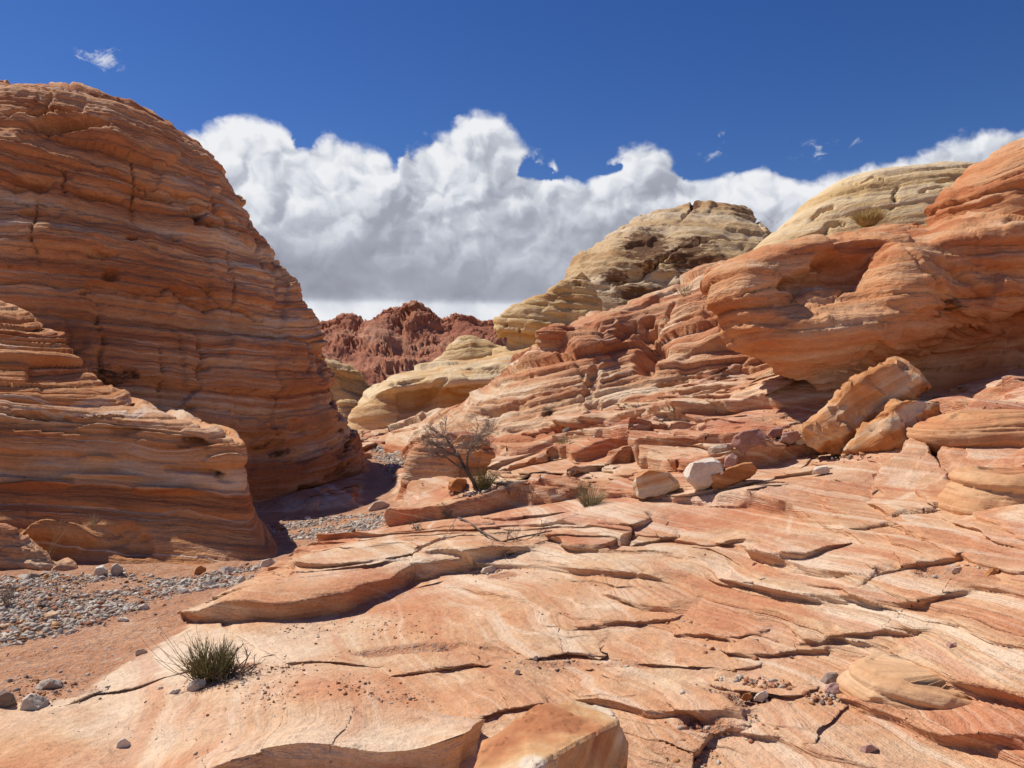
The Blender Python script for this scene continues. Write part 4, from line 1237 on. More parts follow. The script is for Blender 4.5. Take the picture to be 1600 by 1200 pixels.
# ---- dark red hills far off
def ridge(name, top, Y0, base_py, label, seed, nx, nz, amp):
    top = np.array(top, float)
    xs = np.linspace(top[0, 0], top[-1, 0], 40)
    ty = np.interp(xs, top[:, 0], top[:, 1])
    rows = []
    prof = [(0.0, -60), (0.16, -46), (0.34, -34), (0.55, -22), (0.76, -11), (0.92, -3), (1.0, 3), (0.8, 30), (0.0, 75)]
    for fr, dy in prof:
        rows.append([])
        for x, t in zip(xs, ty):
            Y = Y0 + dy
            zb = EYE - (base_py - 600) / F * Y0
            zt = EYE - (t - 600) / F * Y0
            rows[-1].append(((x - 800) / F * Y0, Y, zb + (zt - zb) * fr))
    A = np.array(rows)
    S = crspline(A, np.linspace(0, len(prof) - 1, nz))
    S = np.swapaxes(crspline(np.swapaxes(S, 0, 1), np.linspace(0, 39, nx)), 0, 1)
    N = normals(S)
    x, y, z = S[..., 0], S[..., 1], S[..., 2]
    n = 1 - np.abs(fbm(x / 17, y / 17, z / 15, 4, 0.5, seed=seed)) * 2.6
    n2 = 1 - np.abs(perlin(x / 5.5, y / 5.5, z / 4.0, seed + 5)) * 2.0
    n3 = 1 - np.abs(perlin(x / 2.2, y / 2.2, z / 1.7, seed + 6)) * 2.0
    gul = 1 - np.abs(fbm(x / 8 + 0.3 * z / 8, y / 20, z / 30, 3, 0.5, seed=seed + 12)) * 2.4
    fct = facets(S, 140, 0.20, seed + 50)
    lay = layers(S, z + 0.25 * x + 2 * perlin(x / 15, y / 15, z / 15, seed + 13), 3.2, 1.0, 16, seed + 14, 0.6, 0.5, 4.0, 0.5)[0]
    D = amp * (-0.40 * n - 0.35 * gul - 0.12 * n2 - 0.05 * n3 + 0.7 + 1.2 * perlin(x / 26, y / 26, z / 18, seed + 8)) + 0.8 * lay + 0.8 * fct + 1.1 * fbm(x / 5, y / 5, z / 4, 5, 0.6, seed=seed + 33) - 0.5 * np.abs(fbm(x / 2.2, y / 2.2, z / 1.8, 3, 0.6, seed=seed + 34))
    D *= sm(z, S[0, :, 2].mean() - 0.5, S[0, :, 2].mean() + 4)
    bed = z + 0.1 * x
    return finish(name, S, N, D, bed, M_MOUNT, label, kind='structure', cat=None)


ridge('red_hills', [(300, 560), (420, 530), (470, 520), (495, 506), (515, 512), (535, 500), (551, 498), (560, 510), (580, 494), (598, 482), (612, 484), (622, 492), (640, 477), (656, 482), (676, 488), (690, 497), (712, 494), (730, 494), (745, 500), (762, 501), (775, 506),
                    (820, 512), (900, 520), (1000, 530), (1100, 560)], 300.0, 616, 'craggy dark red hills on the skyline at the end of the wash', 401, 430, 130, 2.7)

# ------------------------------------------------------------------ rounded slabs and boulders of the right foreground
R_SM = dict(big=(0.5, 0.10), mid=(0.24, 0.05), small=(0.10, 0.02), rough=0.05, lat=2.4)
sil_rock('rounded_boulder', [(880, 1560, 1760), (858, 1515, 1775), (846, 1492, 1780), (832, 1474, 1782), (818, 1468, 1784), (800, 1474, 1782), (780, 1482, 1780), (760, 1492, 1776), (746, 1502, 1765), (737, 1520, 1745), (734, 1560, 1700)],
         5.6, 0.6, M_GROUND_B, 'bulging tan boulder with a dark undercut at the right edge of the slope', 200, 130, 0.45, 511, (0.05, 0), 0.3, R_SM, cat='boulder', swell=0.03)
sil_rock('tan_slab', [(770, 1500, 1760), (750, 1490, 1770), (735, 1476, 1775), (718, 1462, 1780), (702, 1446, 1785), (690, 1430, 1790), (678, 1426, 1790), (668, 1432, 1788), (656, 1448, 1780), (647, 1470, 1770), (642, 1500, 1740)],
         7.4, 0.5, M_GROUND_B, 'long tan slab with a rounded lip above the bulging boulder', 200, 110, 0.5, 521, (-0.08, 0), 0.3, R_SM, cat='rock slab', swell=0.04)
sil_rock('smooth_hump', [(1120, 1440, 1900), (1080, 1460, 1900), (1045, 1486, 1900), (1015, 1502, 1890), (985, 1512, 1880), (955, 1516, 1870), (930, 1524, 1850), (912, 1540, 1830), (900, 1566, 1790)],
         4.15, 0.62, M_GROUND_B, 'smooth orange hump of rock at the lower right edge', 220, 150, 0.5, 531, (0.10, 0), 0.35, R_SM, cat='rock', swell=0.05)
sil_rock('lens_slab', [(1150, 1330, 1640), (1128, 1322, 1650), (1108, 1314, 1660), (1092, 1312, 1660), (1078, 1316, 1660), (1064, 1326, 1655), (1052, 1342, 1640), (1043, 1364, 1610)],
         3.62, 0.55, M_GROUND_B, 'lens shaped layered slab with a blunt tip by the rubble gully', 200, 110, 0.35, 541, (0.16, 0), 0.3, R_SM, cat='rock slab', swell=0.02)
sil_rock('orange_knob_rock', [(930, 1560, 1700), (910, 1562, 1700), (895, 1558, 1700), (880, 1562, 1700), (870, 1572, 1690), (864, 1590, 1670)],
         4.55, 0.6, M_GROUND_B, 'small orange rounded rock under the bulging boulder', 100, 60, 0.3, 551, (0.05, 0), 0.3, R_SM, cat='rock')


# ------------------------------------------------------------------ where the finished ground lies
_GR = np.hypot(GP[:, 400, 0], GP[:, 400, 1])


def gz_at(x, y):
    r = np.hypot(x, y)
    a = np.arctan2(x, y)
    i = np.clip(np.searchsorted(RR, r) - 1, 0, len(RR) - 2)
    j = np.clip(np.searchsorted(AZ, a) - 1, 0, len(AZ) - 2)
    u = np.clip((r - RR[i]) / (RR[i + 1] - RR[i]), 0, 1)
    v = np.clip((a - AZ[j]) / (AZ[j + 1] - AZ[j]), 0, 1)
    z = GP[..., 2]
    return z[i, j] * (1 - u) * (1 - v) + z[i + 1, j] * u * (1 - v) + z[i, j + 1] * (1 - u) * v + z[i + 1, j + 1] * u * v


def hit2(px, py, ymin=2.2, ymax=30.0):
    """the spot of the finished ground seen at a place in the photograph"""
    Y = np.exp(np.linspace(math.log(ymin), math.log(ymax), 900))
    x = (px - 800) / F * Y
    z = EYE - (py - 600) / F * Y
    h = gz_at(x, Y)
    k = np.argmax(h > z) if (h > z).any() else len(Y) - 1
    return np.array([x[k], Y[k], h[k]])


# ------------------------------------------------------------------ angular boulders
def stone_mat(name, stops, bump=0.5, scale=1.0, streak=0.4):
    m = bpy.data.materials.new(name)
    m.use_nodes = True
    t = m.node_tree
    t.nodes.clear()
    b = NB(t)
    out = t.nodes.new('ShaderNodeOutputMaterial')
    bs = t.nodes.new('ShaderNodeBsdfPrincipled')
    t.links.new(bs.outputs[0], out.inputs[0])
    bs.inputs['Roughness'].default_value = 0.9
    bs.inputs['Specular IOR Level'].default_value = 0.2
    tcn = t.nodes.new('ShaderNodeTexCoord')
    oi = t.nodes.new('ShaderNodeObjectInfo')
    pos = b.vadd(tcn.outputs['Object'], b.vmul(b.xyz(oi.outputs['Random'], oi.outputs['Random'], oi.outputs['Random']), (13.0, 7.0, 29.0)))
    x, y, z = b.sep(pos)
    n = b.noise(pos, 5.0 * scale, 4.0, 0.6)
    l = b.noise(b.xyz(b.mul(x, 2.0 * scale), b.mul(y, 2.0 * scale), b.mul(z, 24.0 * scale)), 1.0, 3.0, 0.6)
    fac = b.add(b.add(n, b.mul(b.sub(l, 0.5), streak)), b.mul(b.sub(oi.outputs['Random'], 0.5), 0.35))
    col = b.ramp(fac, stops)
    g = b.noise(pos, 40.0 * scale, 3.0, 0.7)
    gv = t.nodes.new('ShaderNodeVectorMath')
    gv.operation = 'SCALE'
    t.links.new(col, gv.inputs[0])
    t.links.new(b.mad(b.sub(g, 0.5), 0.5, 1.0), gv.inputs['Scale'])
    t.links.new(gv.outputs[0], bs.inputs['Base Color'])
    bp = t.nodes.new('ShaderNodeBump')
    bp.inputs['Strength'].default_value = bump
    bp.inputs['Distance'].default_value = 0.012
    t.links.new(b.add(b.mul(n, 1.0), b.add(b.mul(g, 0.35), b.mul(l, 0.4))), bp.inputs['Height'])
    t.links.new(bp.outputs[0], bs.inputs['Normal'])
    return m


M_TAN = stone_mat('tan_block_stone', [(0.25, (0.40, 0.19, 0.085)), (0.45, (0.50, 0.27, 0.13)), (0.6, (0.54, 0.34, 0.19)), (0.78, (0.60, 0.46, 0.32))])
M_WHITE = stone_mat('white_stone', [(0.25, (0.44, 0.31, 0.22)), (0.5, (0.56, 0.46, 0.36)), (0.75, (0.65, 0.57, 0.47))])
M_MAUVE = stone_mat('mauve_stone', [(0.25, (0.27, 0.14, 0.11)), (0.5, (0.36, 0.20, 0.16)), (0.75, (0.45, 0.28, 0.23))])
M_GREY = stone_mat('grey_stone', [(0.12, (0.20, 0.16, 0.125)), (0.32, (0.40, 0.335, 0.27)), (0.52, (0.53, 0.455, 0.375)), (0.72, (0.66, 0.58, 0.49))], scale=2.0)
M_DARKS = stone_mat('dark_stone', [(0.25, (0.12, 0.085, 0.07)), (0.5, (0.20, 0.145, 0.115)), (0.8, (0.32, 0.24, 0.19))], scale=2.0)
M_REDS = stone_mat('rust_stone', [(0.25, (0.28, 0.11, 0.06)), (0.5, (0.40, 0.18, 0.10)), (0.8, (0.50, 0.28, 0.18))], scale=2.0)


def hull_rock(name, pts, mat, label, vox=None, rough=0.02, seed=1, cat='boulder', smooth=2, group=None, bed_dir=None, lam=0.0, cuts=9, flake=0.012):
    pts = np.array(pts, float)
    base = np.array([pts[:, 0].mean(), pts[:, 1].mean(), pts[:, 2].min()])
    bm = bmesh.new()
    for p in pts:
        bm.verts.new(p - base)
    r = bmesh.ops.convex_hull(bm, input=bm.verts)
    bmesh.ops.delete(bm, geom=[g for g in r['geom_interior'] if isinstance(g, bmesh.types.BMVert)], context='VERTS')
    rgc = np.random.default_rng(seed + 500)
    for _ in range(cuts):
        d = Vector(rgc.normal(size=3)).normalized()
        sup = max(v.co.dot(d) for v in bm.verts)
        inf = min(v.co.dot(d) for v in bm.verts)
        at_ = sup - (sup - inf) * rgc.uniform(0.05, 0.16)
        bmesh.ops.bisect_plane(bm, geom=bm.verts[:] + bm.edges[:] + bm.faces[:], plane_co=d * at_, plane_no=d, clear_outer=True)
        ed = [e for e in bm.edges if e.is_boundary]
        if ed:
            bmesh.ops.edgenet_fill(bm, edges=ed)
    me = bpy.data.meshes.new(name)
    bm.to_mesh(me)
    bm.free()
    size = float(np.ptp(pts, axis=0).max())
    bm = bmesh.new()
    bm.from_mesh(me)
    bpy.data.meshes.remove(me)
    bmesh.ops.remove_doubles(bm, verts=bm.verts, dist=size * 0.004)
    bmesh.ops.dissolve_limit(bm, angle_limit=math.radians(4), verts=bm.verts, edges=bm.edges)
    bmesh.ops.bevel(bm, geom=bm.edges[:] + bm.verts[:], offset=size * 0.012 * smooth, segments=1, affect='EDGES', clamp_overlap=True)
    bmesh.ops.triangulate(bm, faces=bm.faces)
    lim = vox or size / 40
    for _ in range(9):
        lg = [e for e in bm.edges if e.calc_length() > lim * 1.7]
        if not lg or len(bm.verts) > 9000:
            break
        bmesh.ops.subdivide_edges(bm, edges=lg, cuts=1, use_grid_fill=False)
        bmesh.ops.triangulate(bm, faces=bm.faces)
    bmesh.ops.remove_doubles(bm, verts=bm.verts, dist=size * 0.001)
    bmesh.ops.recalc_face_normals(bm, faces=bm.faces)
    bm.normal_update()
    co = np.array([v.co for v in bm.verts])
    no = np.array([v.normal for v in bm.verts])
    me2 = bpy.data.meshes.new(name)
    bm.to_mesh(me2)
    bm.free()
    k = 1.0 / size
    D = rough * size * (fbm(co[:, 0] * 2.2 * k, co[:, 1] * 2.2 * k, co[:, 2] * 2.2 * k + seed, 5, 0.55, seed=seed)
                        - 0.5 * np.abs(perlin(co[:, 0] * 5 * k, co[:, 1] * 5 * k, co[:, 2] * 5 * k, seed + 3)))
    bdv = np.array(bed_dir if bed_dir is not None else (0.2, 0.1, 1.0), float)
    bdv /= np.linalg.norm(bdv)
    bed = co @ bdv
    fl = fbm(co[:, 0] * 3.1 * k, co[:, 1] * 3.1 * k, co[:, 2] * 3.1 * k + 5, 4, 0.55, seed=seed + 40)
    fl2 = fbm(co[:, 0] * 4.3 * k, co[:, 1] * 4.3 * k, co[:, 2] * 4.3 * k + 9, 4, 0.55, seed=seed + 60)
    D = D + flake * size * (sm(fl, 0.0, 0.03) + 0.6 * sm(fl2, 0.08, 0.11))
    if lam:
        D = D + layers(co, bed, 0.09 * size, lam * size, 0.5 * size, seed + 5, 0.6)[0]
    co = co + no * D[:, None]
    me2.vertices.foreach_set('co', co.astype(np.float32).ravel())
    me2.polygons.foreach_set('use_smooth', np.ones(len(me2.polygons), bool))
    me2.materials.clear()
    set_attrs(me2, {'bed': bed * 1.0 + seed, 'varnish': np.zeros(len(co))})
    me2.update()
    me2.set_sharp_from_angle(angle=math.radians(38))
    o = link(name, me2, mat)
    o.location = base
    tag(o, label, cat, group, 'thing')
    return o


def slab_pts(outline, Y, thick, back=0.82, front=0.9, lift=0.0):
    """a block seen through its outline: front face a little smaller, widest inside, back smaller"""
    o = np.array(outline, float)
    c = o.mean(0)
    pts = []
    for f, dY in ((front, 0.0), (1.0, 0.35 * thick), (back, thick)):
        for p in o:
            q = c + (p - c) * f
            pts.append(W(q[0], q[1] - lift * dY, Y + dY))
    return pts


def yb(px, py):
    return float(hit2(px, py)[1])


# the broken block at the very front
fb = [W(738, 1196, 2.72), W(756, 1158, 2.92), W(850, 1099, 3.16), W(905, 1095, 3.24), W(955, 1110, 3.20), W(967, 1128, 3.06), W(900, 1160, 2.80), W(826, 1206, 2.60), W(790, 1222, 2.58),
      W(980, 1168, 3.08), W(978, 1235, 2.98), W(840, 1290, 2.6), W(742, 1260, 2.75), W(900, 1180, 3.45), W(780, 1190, 3.35)]
M_FB = sandstone('broken_block_sandstone', [(0.22, (0.44, 0.19, 0.09)), (0.40, (0.53, 0.27, 0.13)), (0.55, (0.58, 0.34, 0.17)), (0.68, (0.62, 0.42, 0.24)), (0.84, (0.68, 0.56, 0.43))],
                 f1=2.2, f2=20.0, line=0.4, patch_s=2.6, patch_a=0.75, bump=0.9, lam=40.0, bump_d=0.012, pale=(0.68, 0.56, 0.44), pale_a=0.0)
hull_rock('broken_block', fb, M_FB, 'broken orange and white sandstone block at the bottom of the picture', 0.0095, 0.022, 3, smooth=1, bed_dir=(-0.30, -0.42, 0.86), lam=0.006, cuts=0, flake=0.008)

# the two leaning tan slabs under the overhang
Yt = yb(1330, 712) - 0.15
hull_rock('leaning_slab', slab_pts([(1250, 676), (1262, 704), (1300, 712), (1345, 684), (1440, 614), (1464, 584), (1450, 566), (1418, 562), (1368, 572), (1335, 598)], Yt + 0.25, 0.8), M_TANB,
          'upper of two big tan slabs leaning under the overhanging rock', None, 0.075, 11, bed_dir=(-0.5, 0.2, 0.8), lam=0.014, smooth=1, flake=0.03, cuts=14)
hull_rock('leaning_slab', slab_pts([(1292, 706), (1312, 714), (1400, 694), (1446, 688), (1474, 654), (1466, 630), (1432, 620), (1392, 634), (1340, 668)], Yt - 0.02, 0.6), M_TANB,
          'lower of two big tan slabs leaning under the overhanging rock', None, 0.075, 12, bed_dir=(-0.4, 0.2, 0.8), lam=0.014, smooth=1, flake=0.03, cuts=14)
ROCKS = [
    ('fallen_block', [(986, 772), (992, 748), (1012, 734), (1044, 738), (1058, 752), (1064, 764), (1040, 772), (1004, 779)], 0.40, M_TANB, 'tan angular block leftmost in the fallen rock cluster', 0.03),
    ('fallen_block', [(1064, 738), (1074, 726), (1112, 716), (1126, 724), (1134, 740), (1108, 760), (1092, 767), (1076, 756)], 0.35, M_WHITE, 'white faced angular block tilted in the fallen rock cluster', 0.02),
    ('fallen_block', [(1094, 754), (1098, 748), (1160, 726), (1178, 724), (1186, 736), (1172, 748), (1130, 762), (1102, 767)], 0.35, M_TANB, 'flat orange topped slab beside the white faced block', 0.02),
    ('fallen_block', [(1142, 704), (1146, 684), (1160, 674), (1184, 672), (1200, 684), (1210, 698), (1196, 706), (1160, 712)], 0.45, M_MAUVE, 'dull mauve angular block at the back of the fallen cluster', 0.035),
    ('fallen_block', [(1104, 706), (1110, 700), (1140, 694), (1146, 702), (1140, 714), (1112, 716)], 0.25, M_WHITE, 'small pale flat block touching the mauve block', 0.02),
    ('fallen_block', [(1130, 730), (1134, 714), (1148, 708), (1154, 718), (1148, 732)], 0.2, M_MAUVE, 'small mauve block between the white and the flat slab', 0.03),
    ('fallen_block', [(1236, 696), (1250, 682), (1262, 692), (1252, 699)], 0.15, M_WHITE, 'small white wedge of stone by the leaning slabs', 0.02),
    ('fallen_block', [(1196, 684), (1206, 672), (1224, 668), (1222, 682), (1208, 687)], 0.2, M_MAUVE, 'mauve wedge behind the mauve block', 0.03),
    ('fallen_block', [(1218, 692), (1224, 678), (1250, 674), (1254, 686), (1234, 696)], 0.25, M_MAUVE, 'low mauve slab next to the leaning slabs', 0.03),
    ('fallen_block', [(1268, 742), (1274, 732), (1296, 730), (1300, 736), (1292, 742)], 0.12, M_WHITE, 'small pale block alone on the slope below the leaning slabs', 0.02),
    ('fallen_block', [(1286, 1084), (1290, 1070), (1304, 1066), (1316, 1070), (1318, 1082), (1302, 1090)], 0.13, M_MAUVE, 'rusty brown block wedged at the tip of the lens slab', 0.03),
    ('fallen_block', [(1278, 1066), (1288, 1052), (1304, 1050), (1316, 1060), (1300, 1070)], 0.13, M_DARKS, 'dark brown block behind the rusty block by the lens slab', 0.03),
    ('fallen_block', [(1476, 1018), (1478, 1006), (1494, 1004), (1500, 1014), (1490, 1020)], 0.1, M_MAUVE, 'small brown block in the cleft beside the smooth hump', 0.03),
    ('flat_stone', [(338, 970), (344, 962), (374, 953), (386, 956), (380, 964), (350, 974)], 0.10, M_WHITE, 'white flat stone behind the green bush under the ledge', 0.015),
    ('flat_stone', [(750, 894), (754, 888), (768, 884), (776, 888), (774, 896), (758, 899)], 0.09, M_WHITE, 'pale square stone under the fallen branch', 0.02),
    ('smooth_cobble', [(290, 1078), (296, 1066), (308, 1060), (322, 1062), (322, 1070), (300, 1082)], 0.08, M_GREY, 'dark grey cobble touching the foot of the green bush', 0.02),
    ('smooth_cobble', [(262, 1084), (270, 1078), (282, 1076), (286, 1082), (274, 1086)], 0.06, M_GREY, 'grey flat cobble just left of the bush foot', 0.02),
    ('smooth_cobble', [(245, 1077), (248, 1072), (255, 1073), (254, 1078)], 0.04, M_WHITE, 'tiny white cobble near the ledge left of the bush', 0.02),
    ('smooth_cobble', [(178, 1168), (182, 1158), (196, 1153), (205, 1158), (204, 1166), (186, 1171)], 0.07, M_GREY, 'single grey pebble on the bare rock near the lower left', 0.02),
    ('grey_boulder', [(53, 1076), (62, 1066), (78, 1061), (96, 1064), (100, 1074), (80, 1080)], 0.16, M_GREY, 'dark topped grey boulder on the sand at the left', 0.03),
    ('grey_boulder', [(30, 1108), (34, 1094), (48, 1084), (66, 1084), (78, 1094), (76, 1104), (50, 1112)], 0.18, M_GREY, 'tan grey boulder in the lower left sand', 0.03),
    ('grey_boulder', [(-14, 1104), (-8, 1086), (6, 1078), (20, 1084), (24, 1098), (10, 1108)], 0.18, M_DARKS, 'dark brown boulder cut by the left edge', 0.03),
    ('grey_boulder', [(146, 897), (150, 886), (160, 882), (168, 888), (168, 898), (154, 902)], 0.16, M_GREY, 'pale grey round boulder at the edge of the cobbles', 0.02),
    ('grey_boulder', [(170, 898), (172, 886), (182, 879), (192, 886), (193, 896), (182, 902)], 0.16, M_GREY, 'darker round boulder beside the pale one on the cobbles', 0.02),
    ('tan_cobble', [(303, 896), (306, 886), (314, 883), (323, 888), (322, 897), (312, 900)], 0.12, M_TANB, 'tan cobble alone on the sand before the ledge block', 0.02),
    ('tan_cobble', [(404, 884), (410, 876), (424, 872), (432, 878), (424, 886)], 0.14, M_GREY, 'grey cobble in the shadow right of the ledge block', 0.02),
    ('tan_cobble', [(215, 952), (218, 945), (230, 942), (234, 950), (226, 955)], 0.10, M_GREY, 'grey cobble alone on the sand at the gravel edge', 0.02),
    ('tan_cobble', [(210, 1022), (214, 1015), (226, 1013), (231, 1019), (222, 1024)], 0.07, M_WHITE, 'small white cobble on the sand left of the bush', 0.02),
    ('tan_cobble', [(180, 970), (186, 965), (198, 964), (202, 969), (190, 973)], 0.08, M_GREY, 'flat grey cobble on the sand below the gravel', 0.02),
    ('white_debris_stone', [(572, 796), (580, 786), (596, 782), (610, 788), (606, 798), (584, 800)], 0.35, M_WHITE, 'pale boulder in the dark undercut at the dome foot', 0.03),
    ('tree_foot_boulder', [(698, 764), (702, 752), (716, 746), (730, 750), (732, 764), (716, 772)], 0.45, M_TANB, 'rounded orange boulder at the foot of the bare tree', 0.03),
    ('shelf_cobble', [(1158, 1092), (1162, 1084), (1172, 1082), (1176, 1090), (1168, 1097)], 0.05, M_TANB, 'tan cobble in the rubble gully', 0.03),
    ('shelf_cobble', [(1176, 1094), (1182, 1083), (1196, 1079), (1202, 1086), (1194, 1096)], 0.06, M_WHITE, 'cream cobble in the middle of the rubble gully', 0.03),
    ('shelf_cobble', [(1118, 1118), (1124, 1106), (1138, 1104), (1144, 1112), (1130, 1122)], 0.06, M_DARKS, 'brown cobble in the lower rubble gully', 0.03),
    ('shelf_cobble', [(1340, 1176), (1346, 1166), (1362, 1163), (1372, 1170), (1362, 1181)], 0.07, M_MAUVE, 'brown flaky cobble on the pale slab at the lower right', 0.03),
    ('shelf_cobble', [(1172, 1035), (1176, 1027), (1184, 1026), (1186, 1034), (1180, 1037)], 0.05, M_REDS, 'rust cobble on the small ledges right of centre', 0.03),
    ('shelf_cobble', [(1106, 1016), (1110, 1011), (1116, 1011), (1117, 1017), (1110, 1018)], 0.05, M_REDS, 'small rust cobble on a ledge above the rubble gully', 0.03),
    ('shelf_cobble', [(1486, 894), (1490, 887), (1502, 885), (1507, 892), (1498, 897)], 0.08, M_WHITE, 'white cobble in the sandy pocket below the bulging boulder', 0.03),
    ('shelf_cobble', [(1536, 900), (1544, 890), (1556, 884), (1562, 892), (1548, 904)], 0.08, M_TANB, 'tan cobble heap stone under the bulging boulder', 0.03),
    ('shelf_cobble', [(1362, 772), (1366, 766), (1374, 765), (1376, 771), (1368, 774)], 0.07, M_DARKS, 'single dark cobble on the open slope right of centre', 0.03),
    ('shelf_cobble', [(832, 1032), (834, 1026), (839, 1023), (840, 1031), (836, 1034)], 0.04, M_WHITE, 'white pointed pebble in the middle foreground', 0.02),
    ('shelf_cobble', [(802, 1054), (806, 1046), (813, 1046), (813, 1053), (807, 1056)], 0.04, M_WHITE, 'whitish pebble left of the pointed pebble', 0.02),
    ('shelf_cobble', [(622, 1014), (624, 1009), (630, 1009), (630, 1014), (626, 1016)], 0.04, M_DARKS, 'dark pebble in the sandy strip left of centre', 0.02),
]
for k, (nm, ol, th_, mt, lb, ro) in enumerate(ROCKS):
    a = np.array(ol, float)
    lowest = a[np.argmax(a[:, 1])]
    Yk = yb(lowest[0], lowest[1] - 1)
    sizem = np.ptp(a[:, 0]) / F * Yk
    # let the foot sink a little into the ground
    cen = a.mean(0)
    foot = a.copy()
    foot[:, 1] = np.where(a[:, 1] > cen[1] + 0.3 * np.ptp(a[:, 1]), a[:, 1] + 0.06 * np.ptp(a[:, 1]), a[:, 1])
    if nm == 'fallen_block' and Yk > 6:
        Yk -= 0.22
        foot[:, 1] -= 2
    hull_rock(nm, slab_pts(foot, Yk, th_), mt, lb, max(sizem / 26, 0.003), ro * 1.7, 20 + k, cat='stone' if 'cobble' in nm or 'stone' in nm else 'boulder', smooth=1, bed_dir=(random.uniform(-.5, .5), .2, 1), lam=0.006)


# ------------------------------------------------------------------ loose stones
def stone_mesh(seed, flat=0.6, n=16):
    rg = np.random.default_rng(seed)
    p = rg.normal(size=(n, 3))
    p /= np.linalg.norm(p, axis=1, keepdims=True)
    p *= np.array([1.0, rg.uniform(0.6, 0.95), flat * rg.uniform(0.7, 1.1)]) * 0.5
    p *= rg.uniform(0.85, 1.1, (n, 1))
    bm = bmesh.new()
    for q in p:
        bm.verts.new(q)
    r = bmesh.ops.convex_hull(bm, input=bm.verts)
    bmesh.ops.delete(bm, geom=[g for g in r['geom_interior'] if isinstance(g, bmesh.types.BMVert)], context='VERTS')
    me = bpy.data.meshes.new('stone')
    bm.normal_update()
    bm.to_mesh(me)
    bm.free()
    return me


PROTO = [stone_mesh(900 + i, 0.55 + 0.03 * i, 10 + i // 2) for i in range(8)]


def proto_arrays(me):
    co = np.empty(len(me.vertices) * 3)
    me.vertices.foreach_get('co', co)
    me.calc_loop_triangles()
    tr = np.empty(len(me.loop_triangles) * 3, np.int32)
    me.loop_triangles.foreach_get('vertices', tr)
    return co.reshape(-1, 3), tr.reshape(-1, 3)


PA = [proto_arrays(m) for m in PROTO]


def rotm(a, b, c):
    ca, sa, cb, sb, cc, sc = math.cos(a), math.sin(a), math.cos(b), math.sin(b), math.cos(c), math.sin(c)
    return (np.array([[ca, -sa, 0], [sa, ca, 0], [0, 0, 1]]) @ np.array([[cb, 0, sb], [0, 1, 0], [-sb, 0, cb]]) @ np.array([[1, 0, 0], [0, cc, -sc], [0, sc, cc]]))


def scatter_mesh(name, places, mats, label, cat=None):
    """many little stones in one object: places = (x, y, size, material index)"""
    V, T, MI, off = [], [], [], 0
    rg = np.random.default_rng(len(places))
    zz = gz_at(np.array([p[0] for p in places]), np.array([p[1] for p in places]))
    for (x, y, sz, mi), z in zip(places, zz):
        co, tr = PA[rg.integers(len(PA))]
        R = rotm(rg.uniform(0, 6.28), rg.normal(0, 0.25), rg.normal(0, 0.25))
        V.append((co * sz) @ R.T + np.array([x, y, z + sz * 0.07]))
        T.append(tr + off)
        MI.append(np.full(len(tr), mi))
        off += len(co)
    V, T, MI = np.vstack(V), np.vstack(T), np.concatenate(MI)
    me = bpy.data.meshes.new(name)
    me.vertices.add(len(V))
    me.vertices.foreach_set('co', V.astype(np.float32).ravel())
    me.loops.add(T.size)
    me.loops.foreach_set('vertex_index', T.ravel().astype(np.int32))
    me.polygons.add(len(T))
    me.polygons.foreach_set('loop_start', np.arange(0, T.size, 3, dtype=np.int32))
    me.polygons.foreach_set('loop_total', np.full(len(T), 3, np.int32))
    for m in mats:
        me.materials.append(m)
    me.polygons.foreach_set('material_index', MI.astype(np.int32))
    me.update(calc_edges=True)
    o = link(name, me)
    tag(o, label, cat, kind='stuff')
    return o


def pick(poly, n, rg, dens=None):
    poly = np.array(poly, float)
    out = []
    lo, hi = poly.min(0), poly.max(0)
    while len(out) < n:
        p = rg.uniform(lo, hi, (4 * n, 2))
        p = p[in_poly(p[:, 0], p[:, 1], poly)]
        if dens is not None:
            p = p[rg.uniform(size=len(p)) < dens(p)]
        out += list(p)
    return np.array(out[:n])


rg = np.random.default_rng(77)
GRAVEL_A = [hit2(*p)[:2] for p in [(-260, 1045), (-120, 1026), (30, 1008), (120, 990), (190, 966), (260, 950), (330, 922), (390, 908), (430, 878), (380, 884), (280, 900), (190, 894), (110, 898), (60, 898), (-60, 905), (-220, 920)]]
GRAVEL_B = [hit2(*p)[:2] for p in [(400, 842), (470, 846), (560, 832), (625, 806), (600, 800), (540, 806), (440, 808), (410, 822)]]
GRAVEL_C = [hit2(*p)[:2] for p in [(575, 705), (600, 690), (650, 692), (640, 715), (622, 740), (600, 745)]]


def clumpy(p):
    return np.clip(0.5 + 2.0 * fbm(p[:, 0] / 0.8, p[:, 1] / 0.8, 0.0, 3, seed=222), 0.04, 1)


def splat(poly, n, s0, s1, mats, w):
    pp_ = np.vstack([poly, poly[:1]])

    def dens(p):
        d, _, _ = seg_dist(p[:, 0], p[:, 1], pp_)
        return clumpy(p) * np.clip(d / 0.25, 0.05, 1)
    q = pick(poly, n, rg, dens)
    sz = s0 * np.exp(rg.exponential(0.45, n))
    sz = np.minimum(sz, s1)
    mi = rg.choice(len(mats), n, p=w)
    return [(a, b, c, int(d)) for (a, b), c, d in zip(q, sz, mi)]


GM = [M_GREY, M_DARKS, M_TAN, M_REDS]
pl = splat(GRAVEL_A, 16000, 0.0145, 0.08, GM, [0.66, 0.10, 0.16, 0.08]) + splat(GRAVEL_B, 3000, 0.024, 0.08, GM, [0.8, 0.1, 0.06, 0.04]) + splat(GRAVEL_C, 900, 0.05, 0.22, GM, [0.8, 0.06, 0.1, 0.04])
# a thin sprinkle over the rest of the sand
pl += splat(WASH[[0, 2, 4, 6, 8, 9, 10, 17, 18, 20]], 2600, 0.009, 0.05, GM, [0.5, 0.10, 0.24, 0.16])
scatter_mesh('gravel', pl, GM, 'grey gravel covering the bed of the wash', 'gravel')

